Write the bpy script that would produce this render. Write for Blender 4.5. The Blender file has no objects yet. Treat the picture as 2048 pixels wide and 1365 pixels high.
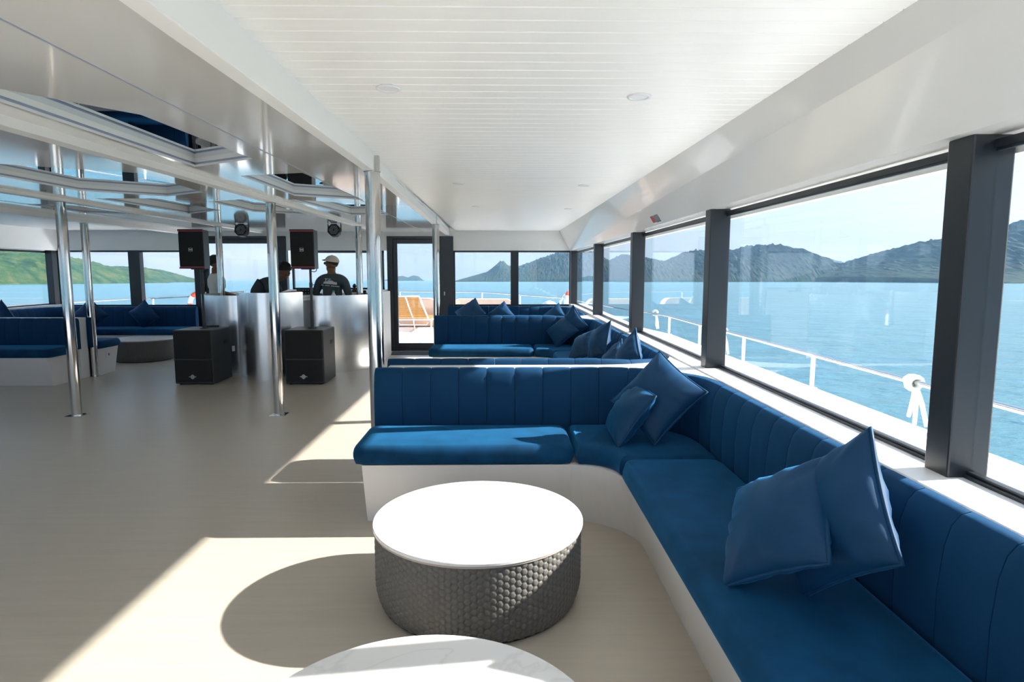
import bpy, bmesh, math, random
import numpy as np
from mathutils import Matrix, Vector, noise as mnoise
random.seed(7)
S = bpy.context.scene
C = S.collection
PI = math.pi

# ------------------------------------------------------------------ camera, sky, sun, exposure
FPX = 1245.0
cam = bpy.data.cameras.new('camera'); cam_o = bpy.data.objects.new('camera', cam); C.objects.link(cam_o)
cam.sensor_width = 36.0; cam.lens = FPX * 36.0 / 2048.0; cam.clip_end = 20000; cam.clip_start = 0.03
cam_o.location = (0, 0, 1.42)
cam_o.rotation_euler = (PI / 2 - math.atan(139.5 / FPX), 0, -math.atan(20 / FPX))
S.camera = cam_o
SUN_T = Vector((-1.76, -0.225, -1.0)).normalized()          # direction in which the sunlight travels
w = bpy.data.worlds.new('sky'); S.world = w; w.use_nodes = True
nt = w.node_tree; nt.nodes.clear()
out = nt.nodes.new('ShaderNodeOutputWorld'); bg = nt.nodes.new('ShaderNodeBackground')
# pale hazy tropical sky: colour by height, brighter towards the sun, thin streaky clouds
tc = nt.nodes.new('ShaderNodeTexCoord')
sx_ = nt.nodes.new('ShaderNodeSeparateXYZ'); nt.links.new(tc.outputs['Generated'], sx_.inputs[0])
grad = nt.nodes.new('ShaderNodeValToRGB'); ge = grad.color_ramp.elements
ge[0].position = 0.0; ge[0].color = (0.215, 0.25, 0.305, 1); ge[1].position = 1.0; ge[1].color = (0.15, 0.30, 0.62, 1)
for po_, co_ in ((0.10, (0.25, 0.305, 0.385, 1)), (0.25, (0.30, 0.41, 0.58, 1)), (0.5, (0.24, 0.39, 0.64, 1))):
    e_ = ge.new(po_); e_.color = co_
nt.links.new(sx_.outputs[2], grad.inputs[0])
dt = nt.nodes.new('ShaderNodeVectorMath'); dt.operation = 'DOT_PRODUCT'; dt.inputs[1].default_value = tuple(-SUN_T)
nrm_ = nt.nodes.new('ShaderNodeVectorMath'); nrm_.operation = 'NORMALIZE'; nt.links.new(tc.outputs['Generated'], nrm_.inputs[0]); nt.links.new(nrm_.outputs[0], dt.inputs[0])
mx0 = nt.nodes.new('ShaderNodeMath'); mx0.operation = 'MAXIMUM'; mx0.inputs[1].default_value = 0.0; nt.links.new(dt.outputs['Value'], mx0.inputs[0])
pw_ = nt.nodes.new('ShaderNodeMath'); pw_.operation = 'POWER'; pw_.inputs[1].default_value = 2.5; nt.links.new(mx0.outputs[0], pw_.inputs[0])
aur = nt.nodes.new('ShaderNodeMix'); aur.data_type = 'RGBA'; aur.blend_type = 'ADD'; aur.inputs[7].default_value = (0.30, 0.21, 0.07, 1)
nt.links.new(pw_.outputs[0], aur.inputs[0]); nt.links.new(grad.outputs[0], aur.inputs[6])
mp = nt.nodes.new('ShaderNodeMapping'); mp.inputs['Scale'].default_value = (1.6, 1.6, 11.0)
nz = nt.nodes.new('ShaderNodeTexNoise'); nz.inputs['Scale'].default_value = 1.8; nz.inputs['Detail'].default_value = 7
rp = nt.nodes.new('ShaderNodeValToRGB'); rp.color_ramp.elements[0].position = 0.45; rp.color_ramp.elements[1].position = 0.75
rp.color_ramp.elements[0].color = (0.0, 0.0, 0.0, 1); rp.color_ramp.elements[1].color = (0.5, 0.5, 0.5, 1)
mx = nt.nodes.new('ShaderNodeMix'); mx.data_type = 'RGBA'; mx.inputs[7].default_value = (0.40, 0.43, 0.48, 1)
nt.links.new(tc.outputs['Generated'], mp.inputs[0]); nt.links.new(mp.outputs[0], nz.inputs['Vector'])
nt.links.new(nz.outputs[0], rp.inputs[0]); nt.links.new(rp.outputs[0], mx.inputs[0]); nt.links.new(aur.outputs[2], mx.inputs[6])
nt.links.new(mx.outputs[2], bg.inputs[0]); bg.inputs[1].default_value = 1.0
nt.links.new(bg.outputs[0], out.inputs[0])
sl = bpy.data.lights.new('sun', 'SUN'); sl.energy = 7.0; sl.angle = math.radians(0.7); sl.color = (1.0, 0.95, 0.89)
so = bpy.data.objects.new('sun', sl); C.objects.link(so); so.rotation_euler = SUN_T.to_track_quat('-Z', 'Y').to_euler()
so.location = (30, 3, 18)
vs = S.view_settings; vs.view_transform = 'Standard'; vs.look = 'None'; vs.gamma = 1.0; vs.use_curve_mapping = False
vs.exposure = 1.32
S.cycles.use_denoising = True
S.cycles.adaptive_threshold = 0.12; S.cycles.use_light_tree = False; S.cycles.max_bounces = 9; S.cycles.diffuse_bounces = 5; S.cycles.glossy_bounces = 4; S.cycles.transparent_max_bounces = 16
S.cycles.caustics_reflective = True; S.cycles.blur_glossy = 1.0; S.cycles.sample_clamp_indirect = 6.0; S.cycles.caustics_refractive = False

# ------------------------------------------------------------------ materials
def srgb(r, g, b):
    f = lambda c: (c / 255 / 12.92) if c / 255 <= 0.04045 else ((c / 255 + 0.055) / 1.055) ** 2.4
    return (f(r), f(g), f(b), 1)
M = {}
def mat(name, col, rough=0.5, metal=0.0, var=0.0, vscale=8.0, stretch=(1, 1, 1), bump=0.0, bscale=40.0, sheen=0.0, sheen_tint=None, coat=0.0, spec=0.5, emis=None, emis_s=0.0, aniso=0.0, rvar=0.0):
    m = bpy.data.materials.new(name); m.use_nodes = True; n = m.node_tree.nodes; l = m.node_tree.links
    p = n['Principled BSDF']; p.inputs['Base Color'].default_value = col; p.inputs['Roughness'].default_value = rough
    p.inputs['Metallic'].default_value = metal; p.inputs['Specular IOR Level'].default_value = spec
    if sheen:
        p.inputs['Sheen Weight'].default_value = sheen; p.inputs['Sheen Roughness'].default_value = 0.45
        if sheen_tint: p.inputs['Sheen Tint'].default_value = sheen_tint
    if coat: p.inputs['Coat Weight'].default_value = coat; p.inputs['Coat Roughness'].default_value = 0.06
    if aniso: p.inputs['Anisotropic'].default_value = aniso
    if emis: p.inputs['Emission Color'].default_value = emis; p.inputs['Emission Strength'].default_value = emis_s
    if var or bump or rvar:
        t = n.new('ShaderNodeTexCoord'); mpn = n.new('ShaderNodeMapping'); mpn.inputs['Scale'].default_value = stretch
        l.new(t.outputs['Object'], mpn.inputs[0])
    if var or rvar:
        a = n.new('ShaderNodeTexNoise'); a.inputs['Scale'].default_value = vscale; a.inputs['Detail'].default_value = 5
        l.new(mpn.outputs[0], a.inputs['Vector'])
    if var:
        r = n.new('ShaderNodeMix'); r.data_type = 'RGBA'
        r.inputs[6].default_value = tuple(max(0, c * (1 - var)) for c in col[:3]) + (1,)
        r.inputs[7].default_value = tuple(min(1, c * (1 + var)) for c in col[:3]) + (1,)
        l.new(a.outputs[0], r.inputs[0]); l.new(r.outputs[2], p.inputs['Base Color'])
    if rvar:
        mr = n.new('ShaderNodeMapRange'); mr.inputs[3].default_value = max(0.01, rough - rvar); mr.inputs[4].default_value = rough + rvar
        l.new(a.outputs[0], mr.inputs[0]); l.new(mr.outputs[0], p.inputs['Roughness'])
    if bump:
        b = n.new('ShaderNodeTexNoise'); b.inputs['Scale'].default_value = bscale; b.inputs['Detail'].default_value = 4
        l.new(mpn.outputs[0], b.inputs['Vector']); bn = n.new('ShaderNodeBump'); bn.inputs['Strength'].default_value = bump
        bn.inputs['Distance'].default_value = 0.01; l.new(b.outputs[0], bn.inputs['Height']); l.new(bn.outputs[0], p.inputs['Normal'])
    M[name] = m
    return m
mat('white_paint', (0.88, 0.87, 0.84, 1), 0.42, var=0.02, vscale=3)
mat('white_plank', (0.90, 0.89, 0.86, 1), 0.38, var=0.02, vscale=4, stretch=(1, 9, 1))
mat('white_gloss', (0.83, 0.82, 0.79, 1), 0.10, coat=0.6, var=0.02, vscale=2, rvar=0.04)
mat('soffit_gloss', (0.80, 0.79, 0.76, 1), 0.22, coat=0.35, var=0.03, vscale=2)
mat('base_white', (0.80, 0.77, 0.75, 1), 0.45, var=0.02)
mat('moulding', (0.76, 0.77, 0.74, 1), 0.30)
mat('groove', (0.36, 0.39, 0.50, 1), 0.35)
mat('mirror', (0.70, 0.74, 0.78, 1), 0.015, metal=1.0)
mat('deck_white', (0.86, 0.86, 0.85, 1), 0.55, var=0.03, bump=0.1, bscale=120)
mat('dark_frame', (0.011, 0.015, 0.021, 1), 0.36, var=0.1, vscale=6, spec=0.6)
mat('rubber', (0.015, 0.015, 0.018, 1), 0.6)
mat('steel', (0.56, 0.54, 0.51, 1), 0.10, metal=1.0, rvar=0.05, vscale=3, stretch=(1, 1, 0.3))
mat('brushed', (0.84, 0.85, 0.86, 1), 0.26, metal=1.0, var=0.015, vscale=60, stretch=(1, 1, 0.02), aniso=0.3)
mat('speaker_black', (0.010, 0.011, 0.012, 1), 0.55, bump=0.25, bscale=300)
mat('grille', (0.008, 0.009, 0.010, 1), 0.7, bump=0.5, bscale=420)
mat('speaker_side', (0.030, 0.033, 0.038, 1), 0.42, bump=0.2, bscale=260)
mat('red_trim', (0.45, 0.02, 0.03, 1), 0.35)
mat('badge', (0.55, 0.57, 0.58, 1), 0.3, metal=0.8)
mat('velvet', (0.003, 0.042, 0.108, 1), 0.75, sheen=0.35, sheen_tint=(0.06, 0.42, 0.9, 1), var=0.7, vscale=8, bump=0.10, bscale=500, spec=0.12)
mat('velvet_back', (0.006, 0.042, 0.108, 1), 0.75, sheen=0.22, sheen_tint=(0.06, 0.40, 0.9, 1), var=0.16, vscale=4, bump=0.08, bscale=500, spec=0.12)
mat('satin', (0.004, 0.040, 0.105, 1), 0.55, sheen=0.30, sheen_tint=(0.05, 0.45, 1.0, 1), var=0.3, vscale=7, spec=0.22)
mat('hex_pad', (0.125, 0.118, 0.108, 1), 0.55, var=0.10, vscale=10, bump=0.1, bscale=300)
mat('marble', (0.82, 0.81, 0.79, 1), 0.25)
mat('table_edge', (0.45, 0.38, 0.33, 1), 0.4)
mat('skin', (0.20, 0.095, 0.055, 1), 0.5, spec=0.4)
mat('hair', (0.012, 0.010, 0.009, 1), 0.55, bump=0.6, bscale=120)
mat('tee_white', (0.70, 0.68, 0.62, 1), 0.8, bump=0.25, bscale=25)
mat('shirt_slate', (0.060, 0.085, 0.095, 1), 0.8, bump=0.3, bscale=22)
mat('shirt_dark', (0.045, 0.055, 0.066, 1), 0.8, bump=0.3, bscale=22)
mat('trousers', (0.02, 0.022, 0.03, 1), 0.8)
mat('cap_cream', (0.72, 0.66, 0.55, 1), 0.75)
mat('cap_navy', (0.012, 0.012, 0.045, 1), 0.6)
mat('print_white', (0.75, 0.76, 0.76, 1), 0.7)
mat('lens_grey', (0.30, 0.33, 0.34, 1), 0.2)
mat('wood_slat', (0.50, 0.24, 0.055, 1), 0.5, var=0.25, vscale=14, stretch=(6, 1, 1))
mat('beige_pad', (0.72, 0.50, 0.36, 1), 0.7, var=0.04, bump=0.2, bscale=12)
mat('alu', (0.70, 0.72, 0.75, 1), 0.35, metal=0.6)
mat('orange', (0.80, 0.09, 0.03, 1), 0.5)
mat('rope', (0.78, 0.76, 0.70, 1), 0.8, bump=0.5, bscale=90)
mat('mat_grey', (0.045, 0.047, 0.055, 1), 0.9, bump=0.4, bscale=200)
mat('teal', (0.03, 0.35, 0.36, 1), 0.3)
mat('plastic_white', (0.75, 0.76, 0.77, 1), 0.35)
mat('sticker_grey', (0.17, 0.20, 0.23, 1), 0.5, var=0.5, vscale=60)
mat('sticker_red', (0.42, 0.09, 0.09, 1), 0.5)
mat('screen', (0.10, 0.12, 0.14, 1), 0.2)
mat('lamp_white', (0.80, 0.80, 0.82, 1), 0.3)

def floor_mat():
    m = mat('vinyl_floor', (0.50, 0.465, 0.42, 1), 0.36, spec=0.45)
    n = m.node_tree.nodes; l = m.node_tree.links; p = n['Principled BSDF']
    t = n.new('ShaderNodeTexCoord'); mp1 = n.new('ShaderNodeMapping'); mp1.inputs['Scale'].default_value = (1.2, 14, 1)
    a = n.new('ShaderNodeTexNoise'); a.inputs['Scale'].default_value = 1.6; a.inputs['Detail'].default_value = 8; a.inputs['Roughness'].default_value = 0.62
    l.new(t.outputs['Object'], mp1.inputs[0]); l.new(mp1.outputs[0], a.inputs['Vector'])
    r = n.new('ShaderNodeValToRGB'); r.color_ramp.elements[0].position = 0.3; r.color_ramp.elements[1].position = 0.72
    r.color_ramp.elements[0].color = (0.500, 0.442, 0.365, 1); r.color_ramp.elements[1].color = (0.555, 0.497, 0.415, 1)
    l.new(a.outputs[0], r.inputs[0]); l.new(r.outputs[0], p.inputs['Base Color'])
    bn = n.new('ShaderNodeBump'); bn.inputs['Strength'].default_value = 0.05; bn.inputs['Distance'].default_value = 0.004
    l.new(a.outputs[0], bn.inputs['Height']); l.new(bn.outputs[0], p.inputs['Normal'])
    mr = n.new('ShaderNodeMapRange'); mr.inputs[3].default_value = 0.27; mr.inputs[4].default_value = 0.42
    l.new(a.outputs[0], mr.inputs[0]); l.new(mr.outputs[0], p.inputs['Roughness'])
floor_mat()
def marble_mat():
    m = M['marble']; n = m.node_tree.nodes; l = m.node_tree.links; p = n['Principled BSDF']
    t = n.new('ShaderNodeTexCoord'); a = n.new('ShaderNodeTexNoise'); a.inputs['Scale'].default_value = 1.7; a.inputs['Detail'].default_value = 6; a.inputs['Distortion'].default_value = 1.4
    l.new(t.outputs['Object'], a.inputs['Vector'])
    r = n.new('ShaderNodeValToRGB'); e = r.color_ramp.elements
    e[0].position = 0.485; e[0].color = (0.82, 0.81, 0.79, 1); e[1].position = 0.515; e[1].color = (0.82, 0.81, 0.79, 1)
    x = e.new(0.5); x.color = (0.745, 0.73, 0.71, 1)
    l.new(a.outputs[0], r.inputs[0]); l.new(r.outputs[0], p.inputs['Base Color'])
marble_mat()
def glass_mat():
    m = bpy.data.materials.new('window_glass'); m.use_nodes = True; n = m.node_tree.nodes; l = m.node_tree.links; n.clear()
    o = n.new('ShaderNodeOutputMaterial'); mxs = n.new('ShaderNodeMixShader'); tr = n.new('ShaderNodeBsdfTransparent'); gl = n.new('ShaderNodeBsdfGlossy')
    tr.inputs[0].default_value = (0.965, 0.985, 0.985, 1); gl.inputs['Roughness'].default_value = 0.0; gl.inputs[0].default_value = (1, 1, 1, 1)
    lw = n.new('ShaderNodeLayerWeight'); pw = n.new('ShaderNodeMath'); pw.operation = 'POWER'; pw.inputs[1].default_value = 5.0
    ml = n.new('ShaderNodeMath'); ml.operation = 'MULTIPLY_ADD'; ml.inputs[1].default_value = 0.6; ml.inputs[2].default_value = 0.035
    l.new(lw.outputs['Facing'], pw.inputs[0]); l.new(pw.outputs[0], ml.inputs[0]); l.new(ml.outputs[0], mxs.inputs[0])
    l.new(tr.outputs[0], mxs.inputs[1]); l.new(gl.outputs[0], mxs.inputs[2]); l.new(mxs.outputs[0], o.inputs[0])
    M['glass'] = m
glass_mat()
def sea_mat():
    m = mat('sea_water', (0.02, 0.17, 0.25, 1), 0.27, spec=1.0)
    n = m.node_tree.nodes; l = m.node_tree.links; p = n['Principled BSDF']; p.inputs['IOR'].default_value = 1.33
    t = n.new('ShaderNodeTexCoord')
    hs = []
    for sc, st in ((0.35, (1, 1.6, 1)), (0.06, (1, 1.3, 1)), (0.012, (1, 1, 1))):
        mpn = n.new('ShaderNodeMapping'); mpn.inputs['Scale'].default_value = st; l.new(t.outputs['Object'], mpn.inputs[0])
        a = n.new('ShaderNodeTexNoise'); a.inputs['Scale'].default_value = sc; a.inputs['Detail'].default_value = 6; a.inputs['Roughness'].default_value = 0.6
        l.new(mpn.outputs[0], a.inputs['Vector']); hs.append(a)
    ad = n.new('ShaderNodeMath'); ad.operation = 'MULTIPLY_ADD'; ad.inputs[1].default_value = 3.0
    l.new(hs[1].outputs[0], ad.inputs[0]); l.new(hs[0].outputs[0], ad.inputs[2])
    bn = n.new('ShaderNodeBump'); bn.inputs['Strength'].default_value = 1.0; bn.inputs['Distance'].default_value = 0.4
    l.new(ad.outputs[0], bn.inputs['Height']); l.new(bn.outputs[0], p.inputs['Normal'])
    r = n.new('ShaderNodeMix'); r.data_type = 'RGBA'; r.inputs[6].default_value = (0.035, 0.135, 0.175, 1); r.inputs[7].default_value = (0.055, 0.185, 0.225, 1)
    l.new(hs[2].outputs[0], r.inputs[0]); l.new(r.outputs[2], p.inputs['Base Color'])
sea_mat()
def hill_mat(name, c0, c1, c2):
    m = mat(name, c0, 0.9, spec=0.1); n = m.node_tree.nodes; l = m.node_tree.links; p = n['Principled BSDF']
    t = n.new('ShaderNodeTexCoord'); a = n.new('ShaderNodeTexNoise'); a.inputs['Scale'].default_value = 0.09; a.inputs['Detail'].default_value = 10; a.inputs['Roughness'].default_value = 0.75
    l.new(t.outputs['Object'], a.inputs['Vector']); r = n.new('ShaderNodeValToRGB'); e = r.color_ramp.elements
    e[0].position = 0.36; e[0].color = c0; e[1].position = 0.66; e[1].color = c2; x = e.new(0.5); x.color = c1
    l.new(a.outputs[0], r.inputs[0]); l.new(r.outputs[0], p.inputs['Base Color'])
hill_mat('forest_near', (0.006, 0.020, 0.010, 1), (0.020, 0.050, 0.014, 1), (0.075, 0.075, 0.030, 1))
hill_mat('forest_far', (0.005, 0.014, 0.012, 1), (0.012, 0.028, 0.016, 1), (0.040, 0.040, 0.026, 1))

# ------------------------------------------------------------------ mesh helpers
class MB:
    def __init__(s): s.v = []; s.f = []
    def add(s, vs, fs):
        b = len(s.v); s.v += [tuple(p) for p in vs]; s.f += [tuple(i + b for i in f) for f in fs]; return s
    def box(s, x0, x1, y0, y1, z0, z1):
        return s.add([(x0, y0, z0), (x1, y0, z0), (x1, y1, z0), (x0, y1, z0), (x0, y0, z1), (x1, y0, z1), (x1, y1, z1), (x0, y1, z1)],
                     [(0, 3, 2, 1), (4, 5, 6, 7), (0, 1, 5, 4), (1, 2, 6, 5), (2, 3, 7, 6), (3, 0, 4, 7)])
    def obox(s, c, size, m):
        hx, hy, hz = [k / 2 for k in size]; c = Vector(c)
        vs = [c + m @ Vector(p) for p in ((-hx, -hy, -hz), (hx, -hy, -hz), (hx, hy, -hz), (-hx, hy, -hz), (-hx, -hy, hz), (hx, -hy, hz), (hx, hy, hz), (-hx, hy, hz))]
        return s.add(vs, [(0, 3, 2, 1), (4, 5, 6, 7), (0, 1, 5, 4), (1, 2, 6, 5), (2, 3, 7, 6), (3, 0, 4, 7)])
    def prism(s, poly, z0, z1, top=None):
        n = len(poly); top = top or poly
        zf = (lambda z, p: z(p) if callable(z) else z)
        vs = [(p[0], p[1], zf(z0, p)) for p in poly] + [(p[0], p[1], zf(z1, p)) for p in top]
        a = sum(poly[i][0] * poly[(i + 1) % n][1] - poly[(i + 1) % n][0] * poly[i][1] for i in range(n))
        fs = [tuple(range(n))[::-1], tuple(range(n, 2 * n))] + [(i, (i + 1) % n, n + (i + 1) % n, n + i) for i in range(n)]
        if a < 0: fs = [f[::-1] for f in fs]
        return s.add(vs, fs)
    def rings(s, rings, cap0=True, cap1=True, closed=True):
        n = len(rings[0]); vs = [p for r in rings for p in r]; fs = []
        for k in range(len(rings) - 1):
            for i in range(n if closed else n - 1):
                j = (i + 1) % n; fs.append((k * n + i, k * n + j, (k + 1) * n + j, (k + 1) * n + i))
        if cap0: fs.append(tuple(range(n))[::-1])
        if cap1: fs.append(tuple((len(rings) - 1) * n + i for i in range(n)))
        return s.add(vs, fs)
    def tube(s, pts, r, n=8, closed=False, caps=True):
        pts = [Vector(p) for p in pts]; rings = []; N = len(pts); up = None
        for i, p in enumerate(pts):
            if closed: d = pts[(i + 1) % N] - pts[i - 1]
            else: d = pts[min(i + 1, N - 1)] - pts[max(i - 1, 0)]
            d.normalize()
            if up is None: up = Vector((0, 0, 1)) if abs(d.z) < 0.9 else Vector((1, 0, 0))
            a = d.cross(up)
            if a.length < 1e-4: a = d.orthogonal()
            a.normalize(); b = a.cross(d); b.normalize(); up = b
            rr = r[i] if isinstance(r, (list, tuple)) else r
            rings.append([p + (a * math.cos(2 * PI * k / n) + b * math.sin(2 * PI * k / n)) * rr for k in range(n)])
        if closed: rings.append(rings[0])
        return s.rings(rings, caps and not closed, caps and not closed)
    def lathe(s, prof, n=32, c=(0, 0, 0)):
        return s.rings([[(c[0] + r * math.cos(2 * PI * k / n), c[1] + r * math.sin(2 * PI * k / n), c[2] + z) for k in range(n)] for r, z in prof])
    def build(s, name, m, parent=None, smooth=False, bevel=0, world=True, mirror=None, fix=True, angle=None):
        v = s.v; f = s.f
        if mirror is not None: v = [(2 * mirror - p[0], p[1], p[2]) for p in v]; f = [q[::-1] for q in f]
        me = bpy.data.meshes.new(name); me.from_pydata([tuple(p) for p in v], [], f)
        if fix:
            bm = bmesh.new(); bm.from_mesh(me); bmesh.ops.recalc_face_normals(bm, faces=bm.faces); bm.to_mesh(me); bm.free()
        if smooth:
            me.polygons.foreach_set('use_smooth', [True] * len(me.polygons))
            if angle is not None: me.set_sharp_from_angle(angle=math.radians(angle))
        me.materials.append(M[m] if isinstance(m, str) else m); me.update()
        o = bpy.data.objects.new(name, me); C.objects.link(o)
        if parent is not None:
            o.parent = parent
            if world:
                q = parent; off = Vector((0, 0, 0))
                while q is not None: off += q.location; q = q.parent
                o.location = -off
        if bevel:
            b = o.modifiers.new('bevel', 'BEVEL'); b.width = bevel; b.segments = 2; b.limit_method = 'ANGLE'
        return o
def box(*a): return MB().box(*a)
def tag(o, label=None, cat=None, group=None, kind=None):
    if label: o['label'] = label
    if cat: o['category'] = cat
    if group: o['group'] = group
    if kind: o['kind'] = kind
    return o
def thing(name, label, cat, loc=(0, 0, 0), rz=0.0, group=None):
    o = bpy.data.objects.new(name, None); C.objects.link(o); o.location = loc; o.rotation_euler = (0, 0, rz); o.empty_display_size = 0.1
    return tag(o, label, cat, group)
def struct(o): return tag(o, kind='structure')
def copy_tree(o, parent=None):
    c = o.copy(); C.objects.link(c); c.parent = parent
    for ch in list(o.children): copy_tree(ch, c)
    return c
def fillet(pts, r, n=10):
    out = [pts[0]]
    for i in range(1, len(pts) - 1):
        p = Vector(pts[i]); a = (Vector(pts[i - 1]) - p).normalized(); b = (Vector(pts[i + 1]) - p).normalized()
        half = math.acos(max(-1, min(1, a.dot(b)))) / 2; t = r / math.tan(half)
        cc = p + (a + b).normalized() * (r / math.sin(half)); s = p + a * t; e = p + b * t
        a0 = math.atan2(s.y - cc.y, s.x - cc.x); a1 = math.atan2(e.y - cc.y, e.x - cc.x); d = (a1 - a0 + PI) % (2 * PI) - PI
        out += [(cc.x + r * math.cos(a0 + d * k / n), cc.y + r * math.sin(a0 + d * k / n)) for k in range(n + 1)]
    return out + [pts[-1]]
def lin(a, b, t): return a + (b - a) * t

CX = -3.14          # the boat's centre line
CXL = -3.30         # mirror line for the left side, which is a little wider
YF = 11.15          # front wall

# ------------------------------------------------------------------ floor, ceilings, beams
struct(box(-8.19, 1.47, -1.9, 11.3, -0.12, 0.0).build('floor', 'vinyl_floor'))
def xw(y): return 1.31 - 0.0101 * (y - 1.78)           # inner face of the right window posts
def sill(y): return 1.42 - 0.4427 * (xw(y) + 0.09)
def head(y): return 1.42 + 0.2495 * (xw(y) + 0.09)
def sof_b(y): return 1.42 + 0.296 * xw(y)               # lower edge of the soffit
def sof_x(y): return 1.11 - 0.0090 * y                  # upper edge of the soffit
ZR = 2.128                                              # plank ceiling over the sofas

# ceiling over the right side: separate transverse planks
ceil_r = struct(MB().prism([(-0.98, -1.9), (1.20, -1.9), (1.20, 11.3), (-0.98, 11.3)], ZR + 0.008, 2.2).build('ceiling_right', 'white_paint'))
def plank_mesh(xl, xr, zl, zr):
    prof = [(0.0, 0.009), (0.0015, 0.002), (0.005, 0.0), (0.083, 0.0), (0.0865, 0.002), (0.088, 0.009)]
    return MB().rings([[(xl, y, zl + z) for y, z in prof], [(xr, y, zr + z) for y, z in prof]])
p0 = None
y = -0.8; k = 0
while y < 11.05:
    z = ZR
    if p0 is None:
        p0 = plank_mesh(-0.95, 1.15, 0.0, 0.0).build('ceiling_plank', 'white_plank', ceil_r, world=False); o = p0
    else:
        o = p0.copy(); C.objects.link(o)
    o.location = (0, y, z); k += 1; y += 0.0885
# the same over the left side
ceil_l = struct(MB().prism([(2 * CXL - 1.20, -1.9), (2 * CX + 0.98, -1.9), (2 * CX + 0.98, 11.3), (2 * CXL - 1.20, 11.3)], 2.128, 2.2).build('ceiling_left', 'white_paint'))

# glossy centre ceiling with stepped, mirrored coffers
ZC = 2.11
def coffer_outline(pts): return [tuple(p) for p in pts]
COFFERS = [
    [(-2.055, 2.30), (-1.60, 2.88), (-1.535, 3.97), (-2.035, 4.27)],
    [(-1.90, 4.66), (-1.405, 4.515), (-1.345, 6.19), (-1.905, 5.87)],
    [(-2.05, 6.15), (-1.60, 6.46), (-1.40, 6.60), (-1.40, 7.82), (-1.865, 7.88)],
    [(-3.70, 4.00), (-3.20, 4.20), (-2.56, 4.55), (-2.62, 5.62), (-3.10, 5.93), (-3.64, 5.54)],
    [(-3.87, 6.10), (-3.25, 6.10), (-3.20, 7.26), (-3.775, 7.70)],
    [(-2.92, 6.34), (-2.42, 6.12), (-2.37, 7.82), (-2.895, 7.44)],
    [(-4.90, 6.55), (-4.50, 6.75), (-4.48, 7.85), (-4.96, 7.60)],
    [(-3.75, 1.60), (-2.60, 1.60), (-2.60, 3.30), (-3.70, 3.65)],
]
def inset(poly, d):
    n = len(poly); a = sum(poly[i][0] * poly[(i + 1) % n][1] - poly[(i + 1) % n][0] * poly[i][1] for i in range(n)); sgn = 1 if a > 0 else -1
    outp = []
    for i in range(n):
        p = Vector(poly[i]); e0 = (p - Vector(poly[i - 1])).normalized(); e1 = (Vector(poly[(i + 1) % n]) - p).normalized()
        n0 = Vector((-e0.y, e0.x)) * sgn; n1 = Vector((-e1.y, e1.x)) * sgn
        m = (n0 + n1); m = m / max(0.3, (m.length_squared / 2))
        outp.append((p.x + m.x * d, p.y + m.y * d))
    return outp
def make_center_ceiling():
    bm = bmesh.new()
    def loop(pts):
        vs = [bm.verts.new((p[0], p[1], ZC)) for p in pts]
        for i in range(len(vs)): bm.edges.new((vs[i], vs[(i + 1) % len(vs)]))
    loop([(-5.60, -1.9), (-0.80, -1.9), (-0.80, 11.2), (-5.60, 11.2)])
    for c in COFFERS: loop(c)
    bmesh.ops.triangle_fill(bm, edges=bm.edges[:], use_beauty=True)
    for f in bm.faces:
        if f.normal.z > 0: f.normal_flip()
    me = bpy.data.meshes.new('ceiling_center'); bm.to_mesh(me); bm.free()
    me.materials.append(M['white_gloss']); o = bpy.data.objects.new('ceiling_center', me); C.objects.link(o)
    return struct(o)
ceil_c = make_center_ceiling()
STEPS = [(0.0, 0.0), (0.0, 0.014), (-0.006, 0.014), (-0.006, 0.027), (0.0, 0.027), (0.0, 0.056)]
for c in COFFERS:
    fr = None
    rings = [[(p[0], p[1], ZC + z) for p in inset(c, d)] for d, z in STEPS]
    mw = MB(); mg = MB()
    for k in range(len(rings) - 1):
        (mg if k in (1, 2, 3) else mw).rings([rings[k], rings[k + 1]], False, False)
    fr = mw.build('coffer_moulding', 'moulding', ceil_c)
    mg.build('coffer_groove', 'groove', fr)  # recessed blue-grey strip of the coffer frame
    MB().prism(inset(c, -0.01), ZC + 0.056, ZC + 0.062).build('mirror_panel', 'mirror', fr)
# thin seam lines between the glossy sheets
for x in (-1.375, 2 * CX + 1.375):
    box(x - 0.004, x + 0.004, -1.0, 11.1, ZC - 0.002, ZC + 0.001).build('sheet_seam', 'groove', ceil_c)
# main roof deck above everything
struct(box(-8.3, 1.52, -2.0, 11.6, 2.26, 2.36).build('roof', 'white_paint'))
# longitudinal beams
def beam(n, xa, xb, wl, za, zb, zt):
    m = MB(); rings = []
    for yy, xx, zz in ((-1.9, xa, za), (11.13, xb, zb)):
        rings.append([(xx, yy, zz), (xx, yy, zt), (xx - wl, yy, zt), (xx - wl, yy, zz)])
    return struct(m.rings(rings).build('trim_%d' % n, 'white_paint', bevel=0.004))
b1 = [[(x, yy, z), (x, yy, 2.2), (x - 0.10, yy, 2.2), (x - 0.06, yy, z)] for yy, x, z in ((-1.9, -0.70, 1.965), (1.6, -0.752, 1.99), (4.0, -0.785, 2.034), (11.13, -0.925, 2.05))]
struct(MB().rings(b1).build('trim_1', 'white_paint', bevel=0.004))
beam(2, -2.27, -2.10, 0.09, 2.045, 2.095, 2.2)
beam(3, -4.17, -4.17, 0.09, 2.075, 2.085, 2.2)
beam(4, -5.42, -5.42, 0.13, 2.05, 2.06, 2.2)

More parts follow.
